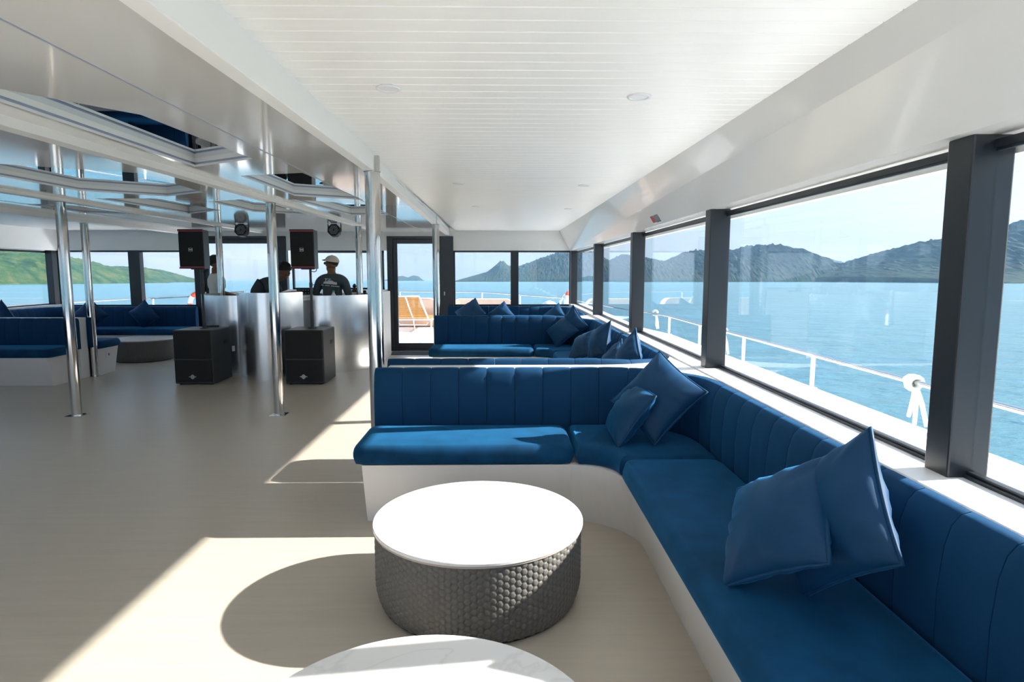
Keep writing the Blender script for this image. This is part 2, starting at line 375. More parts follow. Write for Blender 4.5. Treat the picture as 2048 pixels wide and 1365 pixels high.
# ------------------------------------------------------------------ side walls, soffits, windows
def side(mir):
    kw = dict(mirror=CXL if mir else None); sd = 'left' if mir else 'right'
    def xi(yy): return min(1.232, xw(yy) - 0.010)
    struct(MB().rings([[(xi(yy), yy, 0.0), (xi(yy), yy, sill(yy) - 0.004), (xi(yy) + 0.004, yy, sill(yy)), (1.49, yy, sill(yy)), (1.49, yy, 0.0)] for yy in (-1.9, 9.0, 11.25)]).build('wall_' + sd, 'white_paint', **kw))
    # inclined soffit above the windows, and an unseen drip edge added to set where sunlight ends
    rings = []
    for yy in (-1.9, 11.15):
        rings.append([(xw(yy) - 0.005, yy, sof_b(yy)), (1.52, yy, sof_b(yy)), (1.52, yy, 2.3), (sof_x(yy), yy, 2.3), (sof_x(yy), yy, ZR)])
    struct(MB().rings(rings).build('trim_5' if not mir else 'trim_6', 'soffit_gloss', **kw))
    struct(MB().prism([(1.475, -1.9), (1.515, -1.9), (1.515, 11.2), (1.475, 11.2)], 1.757, 2.3).build('trim_%d' % (7 + mir), 'white_paint', **kw))
    posts = [-1.85, -0.42, 1.80, 3.88, 6.08, 8.41, 11.02]
    for i, yy in enumerate(posts):
        m = MB(); x = xw(yy) + (0.032 if i == 2 else 0.0); d = 0.105
        if yy > 11: m.box(x, x + 0.115, 11.03, 11.2, sill(yy) - 0.02, sof_b(yy) + 0.01)
        else: m.box(x, x + 0.125, yy, yy + d, sill(yy) - 0.002, sof_b(yy) + 0.002)
        struct(m.build('trim_%d' % (20 + i + (10 if mir else 0)), 'dark_frame', bevel=0.006, **kw))
    for i in range(len(posts) - 1):
        y0 = posts[i] + 0.105; y1 = posts[i + 1] + (0.01 if posts[i + 1] > 11 else 0)
        fr = MB()
        def strip_(xa, xb_, f0, f1):
            fr.rings([[(xw(yy) + xa, yy, f0(yy)), (xw(yy) + xb_, yy, f0(yy)), (xw(yy) + xb_, yy, f1(yy)), (xw(yy) + xa, yy, f1(yy))] for yy in (y0, y1)])
        strip_(0.082, 0.125, sill, lambda q: sill(q) + 0.011); strip_(0.092, 0.115, lambda q: sill(q) + 0.011, lambda q: sill(q) + 0.02)
        strip_(0.094, 0.118, head, lambda q: head(q) + 0.024); strip_(0.098, 0.110, lambda q: head(q) - 0.008, head)
        f = struct(fr.build('window_%d' % (i + 1 + (10 if mir else 0)), 'dark_frame', **kw))
        MB().rings([[(xw(yy) + 0.099, yy, sill(yy) + 0.013), (xw(yy) + 0.107, yy, sill(yy) + 0.013), (xw(yy) + 0.107, yy, head(yy) - 0.003), (xw(yy) + 0.099, yy, head(yy) - 0.003)] for yy in (y0, y1)]).build('pane', 'glass', f, **kw)
side(False); side(True)

# ------------------------------------------------------------------ front wall, doors and windows
xr = xw(11.2); xl = 2 * CXL - xr
wf = MB()
HW = 1.785
# header band, with lower lintels over the windows, and the knee walls below them
wf.box(xl, xr, YF, YF + 0.10, 2.035, 2.30)
for a, b in ((-0.865, xr), (xl, 2 * CX + 0.865), (-3.80, -2.03)): wf.box(a, b, YF, YF + 0.10, HW, 2.035)
for a, b in ((-0.865, xr), (xl, 2 * CX + 0.865)): wf.box(a, b, YF, YF + 0.10, 0.0, 0.80)
wf.box(-3.80, -2.03, YF, YF + 0.10, 0.0, 1.10)
struct(wf.build('wall_front', 'white_paint'))
def front_window(n, x0, x1, z0, z1, mull=()):
    fr = MB()
    fr.box(x0, x1, YF + 0.02, YF + 0.08, z1 - 0.03, z1 + 0.012).box(x0, x1, YF + 0.02, YF + 0.08, z0 - 0.01, z0 + 0.03)
    fr.box(x0, x0 + 0.03, YF + 0.02, YF + 0.08, z0, z1).box(x1 - 0.03, x1, YF + 0.02, YF + 0.08, z0, z1)
    f = struct(fr.build('window_%d' % n, 'dark_frame'))
    for a, b in mull: box(a, b, YF - 0.03, YF + 0.09, z0, z1).build('mullion', 'dark_frame', f, bevel=0.004)
    box(x0 + 0.02, x1 - 0.02, YF + 0.045, YF + 0.053, z0 + 0.02, z1 - 0.02).build('pane', 'glass', f)
front_window(21, -0.865, xr + 0.02, 0.80, HW, [(0.155, 0.295)])
front_window(22, xl - 0.02, 2 * CX + 0.865, 0.80, HW, [(-6.56, -6.36)])
front_window(23, -3.72, -2.10, 1.10, HW - 0.01)
def door(n, x0, x1, jl, jr, handle_x, mir=False):
    # outer frame, inner leaf, pane
    f = MB(); f.box(x0, x0 + jl, YF - 0.03, YF + 0.09, 0.0, 2.035).box(x1 - jr, x1, YF - 0.03, YF + 0.09, 0.0, 2.035).box(x0 + jl, x1 - jr, YF - 0.03, YF + 0.09, 1.985, 2.035).box(x0 + jl, x1 - jr, YF - 0.03, YF + 0.09, 0.0, 0.03)
    fo = struct(f.build('door_%d' % n, 'dark_frame', bevel=0.004))
    a, b = x0 + jl, x1 - jr
    lf = MB(); lf.box(a, a + 0.075, YF, YF + 0.05, 0.03, 1.985).box(b - 0.075, b, YF, YF + 0.05, 0.03, 1.985).box(a + 0.075, b - 0.075, YF, YF + 0.05, 1.905, 1.985).box(a + 0.075, b - 0.075, YF, YF + 0.05, 0.03, 0.135)
    leaf = lf.build('door_leaf', 'dark_frame', fo, bevel=0.004)
    box(a + 0.07, b - 0.07, YF + 0.02, YF + 0.028, 0.13, 1.91).build('pane', 'glass', leaf)
    h = MB(); h.tube([(handle_x, YF - 0.005, 1.0), (handle_x, YF - 0.05, 1.0), (handle_x, YF - 0.05, 1.06)], 0.011, 8)
    h.build('door_handle', 'badge', leaf, smooth=True)
door(1, -2.03, -0.86, 0.10, 0.22, -1.02)
door(2, 2 * CX + 0.86, 2 * CX + 2.03 + 0.45, 0.17, 0.10, 2 * CX + 1.05)
# rear bulkhead behind the camera: piers and a header around an unseen opening, widened to brighten the interior
wb = MB(); wb.box(-8.2, -7.8, -1.95, -1.85, 0, 2.3).box(1.1, 1.49, -1.95, -1.85, 0, 2.3).box(-7.8, 1.1, -1.95, -1.85, 2.04, 2.3)
struct(wb.build('wall_back', 'white_paint'))

# ------------------------------------------------------------------ steel columns
def column(label, x, y, zt, strap=None, r=0.047):
    t = thing('steel_column', label, 'column', (x, y, 0), group='stainless steel columns of the saloon')
    MB().lathe([(r, 0.0), (r, zt)], 28).build('shaft', 'steel', t, smooth=True, world=False, angle=40)
    MB().box(-0.075, 0.075, -0.075, 0.075, 0.0, 0.005).build('foot_plate', 'steel', t, world=False)
    MB().lathe([(r + 0.001, zt - 0.004), (r + 0.006, zt - 0.002), (r + 0.006, zt)], 28).build('cap_ring', 'steel', t, world=False)
    if strap: box(strap[0] - 0.018, strap[0] + 0.018, -0.012, 0.03, zt - 0.02, zt + strap[1]).build('strap', 'steel', t, world=False, bevel=0.002)
column('nearest stainless column, standing right behind the front blue sofa backrest', -0.80, 3.95, 2.032, (0.025, 0.11))
column('far slim stainless column in front of the right glass door', -0.885, 8.45, 2.046, (0.0, 0.10))
column('stainless column in the middle, in front of the bar and between the two black speakers', -2.22, 6.12, 2.072)
column('stainless column at the left, nearer one beside the white sofa end', -4.215, 6.12, 2.078)
column('stainless column at the far left, touching the white partition end', -5.55, 8.48, 2.055)
column('stainless column behind the bar that hides the face of the man in white', -4.22, 9.46, 2.08)
column('stainless column behind the bar, to the right of the man in the cap', -2.145, 9.46, 2.088)

# ------------------------------------------------------------------ built-in sofas
BACKPROF = [(0.0, 0.40), (-0.012, 0.47), (-0.014, 0.60), (-0.004, 0.72), (0.012, 0.775), (0.034, 0.802), (0.060, 0.810), (0.084, 0.795), (0.094, 0.76), (0.094, 0.40)]
def path_sampler(poly):
    P = [Vector(p) for p in poly]; L = [0]
    for i in range(len(P) - 1): L.append(L[-1] + (P[i + 1] - P[i]).length)
    def at(s):
        s = max(0, min(L[-1] - 1e-6, s)); i = 0
        while L[i + 1] < s: i += 1
        t = (s - L[i]) / (L[i + 1] - L[i]); p = P[i].lerp(P[i + 1], t)
        def tan(j):
            j0 = max(0, j - 1); j1 = min(len(P) - 1, j + 1); return (P[j1] - P[j0]).normalized()
        d = tan(i).lerp(tan(i + 1), t).normalized()
        return p, Vector((d.y, -d.x))          # point and outward normal (interior lies left of the path)
    return at, L[-1]
def cushion(poly, z0, z1, e=0.045):
    a = sum(poly[i][0] * poly[(i + 1) % len(poly)][1] - poly[(i + 1) % len(poly)][0] * poly[i][1] for i in range(len(poly)))
    if a < 0: poly = poly[::-1]
    h = z1 - z0; rs = []
    for d, z in ((0.030, z0), (0.010, z0 + 0.006), (0.0, z0 + 0.03), (0.0, z0 + h * 0.5), (0.006, z1 - 0.030), (0.016, z1 - 0.013), (0.030, z1 - 0.004), (0.044, z1)):
        rs.append([(p[0], p[1], z) for p in inset(poly, d)])
    return MB().rings(rs)
def dense(poly, step=0.08):
    o = []
    for i in range(len(poly)):
        a = Vector(poly[i]); b = Vector(poly[(i + 1) % len(poly)]); n = max(1, int((b - a).length / step))
        o += [tuple(a.lerp(b, k / n)) for k in range(n)]
    return o
def soften(poly, r=0.03):
    n = len(poly); o = []
    for i in range(n):
        p = Vector(poly[i]); a = Vector(poly[i - 1]); b = Vector(poly[(i + 1) % n])
        da = (a - p).normalized(); db = (b - p).normalized()
        if da.dot(db) > -0.5 and (a - p).length > 2 * r and (b - p).length > 2 * r:
            q = p + da * r; w_ = p + db * r
            o += [tuple(q), tuple((q + w_) / 4 + p / 2), tuple(w_)]
        else: o.append(tuple(p))
    return o
def sofa(label, pts, mir=False, zs=0.47, dz=0.0):
    """pts: back line as straight legs, seat on the left of the path"""
    kw = dict(mirror=CX if mir else None)
    P = [Vector(p) for p in pts]
    cx = sum(p[0] for p in pts) / len(pts); cy = sum(p[1] for p in pts) / len(pts)
    t = thing('corner_sofa', label, 'sofa', ((2 * CX - cx) if mir else cx, cy, 0), group='built-in blue velvet sofas')
    D = 0.52
    # offset front line
    F = []
    for i in range(len(P)):
        ns = []
        if i > 0: d = (P[i] - P[i - 1]).normalized(); ns.append(Vector((-d.y, d.x)))
        if i < len(P) - 1: d = (P[i + 1] - P[i]).normalized(); ns.append(Vector((-d.y, d.x)))
        F.append(P[i] + (ns[0] + ns[1] if len(ns) == 2 else ns[0]) * D)
    def front(dd):
        G = []
        for i in range(len(P)):
            ns = []
            if i > 0: d = (P[i] - P[i - 1]).normalized(); ns.append(Vector((-d.y, d.x)))
            if i < len(P) - 1: d = (P[i + 1] - P[i]).normalized(); ns.append(Vector((-d.y, d.x)))
            G.append(tuple(P[i] + (ns[0] + ns[1] if len(ns) == 2 else ns[0]) * dd))
        return fillet(G, 0.27 + (D - dd), 10)
    back = fillet([tuple(p) for p in pts], 0.46, 10)
    # white base, its front leaning inwards to the floor
    ft = front(D - 0.015); fb = front(D - 0.125)
    bo = fillet([tuple(p) for p in pts], 0.46, 10)
    ea = (P[1] - P[0]).normalized() * 0.03; eb = (P[-2] - P[-1]).normalized() * 0.03
    def trim(pl):
        pl = [Vector(q) for q in pl]; pl[0] = pl[0] + ea; pl[-1] = pl[-1] + eb; return [tuple(q) for q in pl]
    MB().prism(trim(fb) + trim(bo)[::-1], 0.0, 0.362, trim(ft) + trim(bo)[::-1]).build('base', 'base_white', t, **kw)
    # seat cushions: one per leg and one per corner
    cut = 0.72
    for i in range(len(P) - 1):
        d = (P[i + 1] - P[i]).normalized(); nrm = Vector((-d.y, d.x))
        a = P[i] + d * (cut + 0.004 if i > 0 else -0.03); b = P[i + 1] - d * (cut + 0.004 if i < len(P) - 2 else -0.03)
        if (b - a).dot(d) > 0.1:
            poly = dense(soften([tuple(a), tuple(b), tuple(b + nrm * D), tuple(a + nrm * D)], 0.075), 0.25)
            cushion(poly, 0.362, zs).build('seat_cushion', 'velvet', t, smooth=True, angle=60, **kw)
    for i in range(1, len(P) - 1):
        d0 = (P[i] - P[i - 1]).normalized(); d1 = (P[i + 1] - P[i]).normalized()
        n0 = Vector((-d0.y, d0.x)); n1 = Vector((-d1.y, d1.x))
        a = P[i] - d0 * (cut - 0.004); b = P[i] + d1 * (cut - 0.004)
        bk = fillet([tuple(a), tuple(P[i]), tuple(b)], 0.46, 10)
        fc = P[i] + (n0 + n1) * D
        fr = fillet([tuple(a + n0 * D), tuple(fc), tuple(b + n1 * D)], 0.18, 8)
        cushion(bk + fr[::-1], 0.362, zs).build('corner_cushion', 'velvet', t, smooth=True, angle=60, **kw)
    # channelled backrest panels
    at, L = path_sampler(back)
    n = max(1, round(L / 0.178)); stp = L / n
    for k in range(n):
        s0 = k * stp + 0.0015; s1 = (k + 1) * stp - 0.0015; rings = []
        for u in (0, 0.06, 0.2, 0.4, 0.6, 0.8, 0.94, 1.0):
            p, o = at(s0 + (s1 - s0) * u); dw = dz + (0.0 - dz) * max(0, min(1, (p.x - 0.62) / 0.43)); puff = 0.0045 * (1 - abs(2 * u - 1) ** 6)
            zz = 0.003 * (1 - abs(2 * u - 1) ** 6)
            rings.append([(p.x + o.x * (q + 0.012 - (puff if q < 0.05 else 0)), p.y + o.y * (q + 0.012 - (puff if q < 0.05 else 0)), z + ((zz + dw) if z > 0.73 else 0)) for q, z in BACKPROF])
        MB().rings(rings).build('back_panel', 'velvet_back', t, smooth=True, angle=50, **kw)
    return t
WX = 1.125
sofa('nearest blue velvet corner sofa, running along the right windows behind the hexagon tables', [(WX, -0.6), (WX, 3.83), (-0.80, 3.83)], dz=0.004)
sofa('blue velvet sofa booth in the middle of the right side, behind the nearest sofa', [(-0.76, 4.19), (WX, 4.19), (WX, 8.15), (-0.89, 8.15)], dz=0.030)
sofa('farthest blue velvet sofa booth on the right, below the front windows', [(-0.89, 8.52), (WX, 8.52), (WX, 10.90), (-0.95, 10.90)])
sofa('blue velvet sofa at the left edge, facing the camera with a white slanted base end', [(-0.76, 4.6), (WX + 0.31, 4.6), (WX + 0.31, 8.15), (-0.72, 8.15)], True)
sofa('far left blue velvet sofa booth below the left front windows', [(-0.76, 8.52), (WX + 0.31, 8.52), (WX + 0.31, 10.90), (-0.95, 10.90)], True)
# white partitions between back-to-back sofas
def partition(name, y0, y1, xe, mir=False, zt=0.806):
    wx = WX + (0.31 if mir else 0)
    a = fillet([(xe, y0), (wx, y0), (wx, y0 - 0.6)], 0.46, 10)[:-1]; b = fillet([(xe, y1), (wx, y1), (wx, y1 + 0.6)], 0.46, 10)[:-1]
    sh_ = lambda p: (p[0] + 0.1 * max(0, (p[0] - wx + 0.465) / 0.465), p[1])
    q = [sh_(p) for p in a] + [(wx + 0.145, y0 - 0.5), (wx + 0.145, y1 + 0.5)] + [sh_(p) for p in b][::-1]
    struct(MB().prism(q, 0.0, zt).build(name, 'white_paint', mirror=CX if mir else None))
partition('wall_partition_right_near', 3.932, 4.088, -0.74, zt=0.802)
partition('wall_partition_right_far', 8.252, 8.418, -0.86)
partition('wall_partition_left', 8.252, 8.418, -0.70, True)
# ------------------------------------------------------------------ cushions
def pillow_mesh(a, seed):
    rnd = random.Random(seed); n = 22; T = 0.225 * a
    V = []; F = []
    ph = [rnd.uniform(0, 6) for _ in range(6)]
    def xz(u, v):
        return (u * (1 - 0.075 * (1 - v * v)), v * (1 - 0.075 * (1 - u * u)))
    def th(u, v):
        b = max(0, (1 - u * u) * (1 - v * v)); h = b ** 0.46
        rim = max(abs(u), abs(v)); ang = math.atan2(v, u)
        wr = (0.16 * math.sin(11 * ang + ph[0] + 1.5 * math.sin(3 * ang + ph[4])) + 0.09 * math.sin(19 * ang + ph[1])) * max(0, rim - 0.35) ** 1.3 * 1.6 + 0.04 * math.sin(6 * u + 3 * v + ph[2])
        return T * h * (1 + wr)
    idx = {}
    for side_ in (0, 1):
        for i in range(n + 1):
            for j in range(n + 1):
                u = math.sin((i / n * 2 - 1) * PI / 2 * 0.98) / math.sin(PI / 2 * 0.98); v = math.sin((j / n * 2 - 1) * PI / 2 * 0.98) / math.sin(PI / 2 * 0.98)
                edge = i in (0, n) or j in (0, n)
                if side_ and edge: idx[1, i, j] = idx[0, i, j]; continue
                x, z = xz(u, v); yv = (-1 if side_ == 0 else 1) * th(u, v)
                idx[side_, i, j] = len(V); V.append((x * a / 2, yv, z * a / 2))
        for i in range(n):
            for j in range(n):
                q = [idx[side_, i, j], idx[side_, i + 1, j], idx[side_, i + 1, j + 1], idx[side_, i, j + 1]]
                F.append(tuple(q if side_ == 0 else q[::-1]))
    m = MB(); m.add(V, F)
    edge = []
    for k in range(40):
        t = k / 10; s_ = int(t); f = t - s_
        u, v = [(-1 + 2 * f, -1), (1, -1 + 2 * f), (1 - 2 * f, 1), (-1, 1 - 2 * f)][s_]
        x, z = xz(u, v); edge.append((x * a / 2 * 1.005, 0, z * a / 2 * 1.005))
    pm = MB(); pm.tube(edge, 0.0065, 6, closed=True)
    return m, pm
def pillow(label, a, loc, R, seed=0):
    m, pm = pillow_mesh(a * 1.04, seed)
    o = m.build('throw_pillow', 'satin', smooth=True, fix=False)
    mx4 = Matrix(R).to_4x4(); mx4.translation = Vector(loc); o.matrix_world = mx4
    p = pm.build('piping', 'satin', None, smooth=True, fix=False); p.parent = o
    tag(o, label, 'pillow', 'blue velvet throw pillows')
PL = [
 ('front one of the two blue pillows leaning on the nearest sofa below the windows', .357, [0.836, 1.807, 0.663], [[0.496, 0.783, 0.374], [-0.682, 0.084, 0.727], [0.538, -0.616, 0.576]]),
 ('blue pillow leaning behind another, tip reaching over the sill beside the thick window post', .372, [0.972, 1.735, 0.712], [[0.272, 0.951, 0.15], [-0.73, 0.101, 0.676], [0.628, -0.293, 0.721]]),
 ('large blue pillow standing on its corner in the corner of the nearest sofa', .386, [0.875, 3.44, 0.717], [[0.677, 0.579, -0.455], [-0.031, 0.639, 0.768], [0.735, -0.506, 0.451]]),
 ('smaller blue pillow leaning against the large corner pillow on the nearest sofa', .339, [0.720, 3.45, 0.625], [[0.552, 0.834, -0.027], [-0.062, 0.074, 0.995], [0.832, -0.547, 0.092]]),
 ('blue pillow on its corner in the middle booth, in front of another', .343, [0.768, 7.93, 0.66], [[0.776, 0.545, -0.318], [-0.104, 0.607, 0.787], [0.622, -0.578, 0.528]]),
 ('blue pillow in the middle booth corner, tip reaching up to the far window post', .366, [0.904, 7.96, 0.723], [[0.463, 0.788, -0.406], [-0.482, 0.608, 0.631], [0.744, -0.096, 0.661]]),
 ('left of two pillows leaning together on the middle booth wall bench', .32, [0.85, 6.52, 0.635], [[0.554, 0.771, 0.315], [-0.749, 0.295, 0.594], [0.364, -0.565, 0.741]]),
 ('right, taller of two pillows leaning together on the middle booth wall bench', .345, [0.965, 6.12, 0.720], [[0.331, 0.922, 0.201], [-0.876, 0.221, 0.429], [0.351, -0.318, 0.881]]),
 ('bright blue pillow nearest the curved corner of the middle booth, by the window sill', .35, [0.99, 4.84, 0.728], [[0.316, 0.947, 0.054], [-0.562, 0.141, 0.815], [0.765, -0.288, 0.577]]),
 ('blue pillow of which only a small tip shows over the ribbed middle booth backrest', .33, [0.89, 5.05, 0.648], [[0.478, 0.871, 0.112], [-0.5, 0.165, 0.85], [0.722, -0.463, 0.515]]),
 ('left blue pillow on the farthest right sofa, below the front window', .413, [-0.545, 10.58, 0.720], [[0.826, 0.375, -0.42], [0.039, 0.706, 0.707], [0.562, -0.6, 0.569]]),
 ('second blue pillow on the farthest right sofa, left of the front window mullion', .36, [-0.02, 10.60, 0.675], [[0.797, 0.354, -0.489], [0.008, 0.803, 0.596], [0.604, -0.479, 0.637]]),
 ('blue pillow in the far corner of the farthest right sofa', .34, [0.86, 10.22, 0.680], [[0.748, 0.603, -0.277], [-0.218, 0.618, 0.756], [0.627, -0.505, 0.594]]),
 ('lone dark blue pillow on the far left sofa behind the small table', .36, [-6.115, 10.72, 0.68], [[0.826, 0.03, -0.563], [-0.1, 0.99, -0.1], [0.555, 0.139, 0.82]]),
 ('dark blue pillow tip showing over the left edge sofa backrest', .40, [-7.15, 9.0, 0.72], [[0.70, 0.3, -0.65], [-0.2, 0.95, 0.22], [0.685, -0.02, 0.73]]),
 ('dark blue pillow between the two left columns, behind the left sofa backrest', .38, [-6.75, 10.30, 0.71], [[0.73, -0.1, -0.68], [0.1, 0.99, -0.03], [0.675, -0.05, 0.735]]),
]
for i, (lb, a, loc, R) in enumerate(PL):
    q = Matrix(R).to_quaternion().to_matrix()
    pillow(lb, a, loc, q, i)

# ------------------------------------------------------------------ hexagon-quilted round tables
def make_table():
    R = 0.444; cols = 116; a = 2 * PI * R / cols; b = a * 2 / math.sqrt(3)
    nu, nv = cols * 8, 100
    th = np.arange(nu) / nu * 2 * PI; zz = np.linspace(0.014, 0.328, nv)
    TH, ZZ = np.meshgrid(th, zz, indexing='ij'); X = TH * R
    best = np.full(X.shape, 9.0)
    ci = np.floor(X / a)
    for dc in (-1, 0, 1, 2):
        c = ci + dc; off = np.where(np.mod(c, 2) == 1, b / 2, 0.0)
        r = np.round((ZZ - off) / b)
        dx = X - c * a; dy = ZZ - (r * b + off)
        mm = np.maximum.reduce([np.abs(dy), np.abs(dy * .5 + dx * .8660254), np.abs(dy * .5 - dx * .8660254)]) / (b / 2)
        best = np.minimum(best, mm)
    bump = 0.0060 * (1 - np.clip(best, 0, 1) ** 5)
    rad = R - 0.028 * np.clip((0.11 - ZZ) / 0.11, 0, 1) ** 2 + bump
    V = np.stack([rad * np.cos(TH), rad * np.sin(TH), ZZ], -1).reshape(-1, 3)
    I = np.arange(nu)[:, None] * nv + np.arange(nv - 1)[None, :]; J = np.roll(I, -1, axis=0)
    F = np.stack([I, J, J + 1, I + 1], -1).reshape(-1, 4)
    me = bpy.data.meshes.new('quilted_side'); me.from_pydata(V.tolist(), [], F.tolist())
    me.polygons.foreach_set('use_smooth', [True] * len(me.polygons)); me.materials.append(M['hex_pad'])
    t = thing('round_table', '', 'table'); q = bpy.data.objects.new('quilted_side', me); C.objects.link(q); q.parent = t
    MB().lathe([(0.40, 0.0), (0.418, 0.003), (0.418, 0.016)], 48).build('plinth', 'rubber', t, world=False)
    MB().lathe([(0.440, 0.326), (0.4535, 0.328), (0.4535, 0.336)], 72).build('rim', 'table_edge', t, world=False, smooth=True, angle=30)
    MB().lathe([(0.45, 0.336), (0.457, 0.338), (0.457, 0.347), (0.4545, 0.350)], 96).build('table_top', 'marble', t, world=False, smooth=True, angle=30)
    return t
tb = make_table(); tb.location = (-0.105, 2.642, 0)
tag(tb, 'round grey hexagon-quilted coffee table with white marble top, fully in view by the sofa', group='hexagon-quilted round tables')
for lb, loc in (('round white-topped table cut off by the bottom edge of the photo', (-0.20, 1.283, 0)), ('small dark quilted round table between the far left sofas', (-5.78, 10.08, 0))):
    q = copy_tree(tb); q.location = loc; q['label'] = lb

# ------------------------------------------------------------------ speakers on subwoofers
def speaker_set(dx, dy, tilt, labs):
    # subwoofer
    y0 = 7.75; x0, x1 = -2.72, -2.235; h = 0.69
    t = thing('subwoofer', labs[0], 'speaker', ((x0 + x1) / 2 + dx, y0 + 0.28 + dy, 0), group='black subwoofers by the bar')
    W = (x1 - x0) / 2; Dp = 0.28
    MB().box(-W, W, -Dp + 0.02, Dp, 0.012, h).build('cabinet', 'speaker_side', t, world=False, bevel=0.012)
    g = MB().box(-W + 0.012, W - 0.012, -Dp, -Dp + 0.022, 0.04, h * 0.46).build('grille', 'grille', t, world=False, bevel=0.012)
    MB().box(-W + 0.012, W - 0.012, -Dp, -Dp + 0.022, h * 0.475, h - 0.012).build('grille', 'grille', t, world=False, bevel=0.012)
    MB().box(-W + 0.006, W - 0.006, -Dp + 0.004, -Dp + 0.02, h * 0.455, h * 0.48).build('cross_bar', 'speaker_side', t, world=False)
    e = MB(); cz = 0.105
    e.rings([[(0.0 + math.cos(k * PI / 12) * r - 0.012, -Dp - 0.004 + dd, cz + math.sin(k * PI / 12) * r) for k in range(24)] for r, dd in ((0.014, 0.006), (0.014, 0.0), (0.026, 0.0), (0.026, 0.006))], False, False)
    e.box(-0.057, 0.033, -Dp - 0.004, -Dp + 0.002, cz - 0.005, cz + 0.005).box(-0.017, -0.007, -Dp - 0.004, -Dp + 0.002, cz - 0.03, cz + 0.03)
    e.build('badge', 'badge', t, world=False)
    for s_ in (-1, 1): MB().box(s_ * W - 0.006, s_ * W + 0.003, 0.06, 0.16, h * 0.70, h * 0.77).build('handle_recess', 'rubber', t, world=False)
    for sx in (-1, 1):
        for sy in (-1, 1): MB().lathe([(0.02, 0), (0.02, 0.012)], 10, (sx * (W - 0.05), sy * (Dp - 0.07), 0)).build('foot', 'rubber', t, world=False)
    MB().lathe([(0.055, h), (0.055, h + 0.006)], 20, (0.035, 0.0, 0)).build('pole_socket', 'rubber', t, world=False)
    # pole
    px, py = t.location.x + 0.035, t.location.y
    p = thing('speaker_pole', labs[1], 'pole', (px, py, h + 0.006), group='black speaker poles')
    MB().lathe([(0.022, 0), (0.022, 0.20), (0.019, 0.21), (0.019, 0.22)], 14).build('lower_tube', 'speaker_side', p, world=False, smooth=True, angle=40)
    MB().lathe([(0.0155, 0.2), (0.0155, 0.755)], 14).build('upper_tube', 'speaker_side', p, world=False, smooth=True, angle=40)
    MB().lathe([(0.021, 0.52), (0.021, 0.58)], 14).build('clamp_collar', 'speaker_side', p, world=False)
    MB().tube([(0.02, 0, 0.55), (0.05, -0.01, 0.555)], 0.005, 6).build('clamp_knob', 'rubber', p, world=False)
    # speaker
    zb = 1.452; H_ = 0.485
    s = thing('loudspeaker', labs[2], 'speaker', (px - 0.03, py - 0.03, zb), tilt, group='black loudspeakers on poles')
    w2 = 0.150; poly = [(-w2, -0.14), (w2, -0.14), (w2 * 0.62, 0.15), (-w2 * 0.62, 0.15)]
    body = MB().prism(poly, 0.0, H_).build('cabinet', 'speaker_side', s, world=False, bevel=0.008)
    MB().box(-w2 + 0.004, w2 - 0.004, -0.158, -0.138, 0.03, H_ - 0.03).build('grille', 'grille', s, world=False, bevel=0.006)
    for z in (0.014, H_ - 0.026): MB().box(-w2, w2, -0.157, -0.139, z, z + 0.012).build('red_strip', 'red_trim', s, world=False)
    MB().box(-w2, w2, -0.160, -0.139, 0.0, 0.013).build('end_strip', 'speaker_black', s, world=False)
    MB().box(-w2, w2, -0.160, -0.139, H_ - 0.013, H_).build('end_strip', 'speaker_black', s, world=False)
    b = MB(); bz = 0.235
    for a_ in ((-0.024, 0.02, bz + 0.018, bz + 0.021), (-0.024, 0.02, bz - 0.021, bz - 0.018), (-0.024, -0.021, bz - 0.02, bz + 0.02), (0.017, 0.02, bz - 0.02, bz + 0.02)): b.box(a_[0], a_[1], -0.163, -0.156, a_[2], a_[3])
    for k in range(4): b.box(-0.017 + k * 0.0085, -0.011 + k * 0.0085, -0.163, -0.156, bz - 0.005, bz + 0.005)
    b.build('badge', 'badge', s, world=False)
    MB().box(-0.06, 0.08, -0.05, 0.05, -0.010, 0.0).build('pole_mount', 'rubber', s, world=False)
    MB().tube([(0.03, 0.03, 0.0), (0.04, 0.03, -0.03), (0.075, 0.03, -0.04), (0.105, 0.03, -0.028), (0.108, 0.03, 0.0)], 0.006, 6).build('cable', 'rubber', s, world=False, smooth=True)
    return t
speaker_set(0, 0, -0.06, ('black subwoofer on the right, in front of the curved metal bar', 'black speaker pole rising from the right subwoofer', 'right black loudspeaker with red trim, above the man in the cap'))
speaker_set(-1.385, 0.01, 0.02, ('black subwoofer on the left, beside the far left table', 'black speaker pole rising from the left subwoofer', 'left black loudspeaker with red trim, above the man in white'))
# black bar lying on the left subwoofer
tag(MB().obox((-3.80, 8.16, 0.706), (0.20, 0.05, 0.024), Matrix.Rotation(0.35, 3, 'Z')).build('black_strap_bar', 'rubber', bevel=0.006), 'short black bar lying on top of the left subwoofer', 'bar')

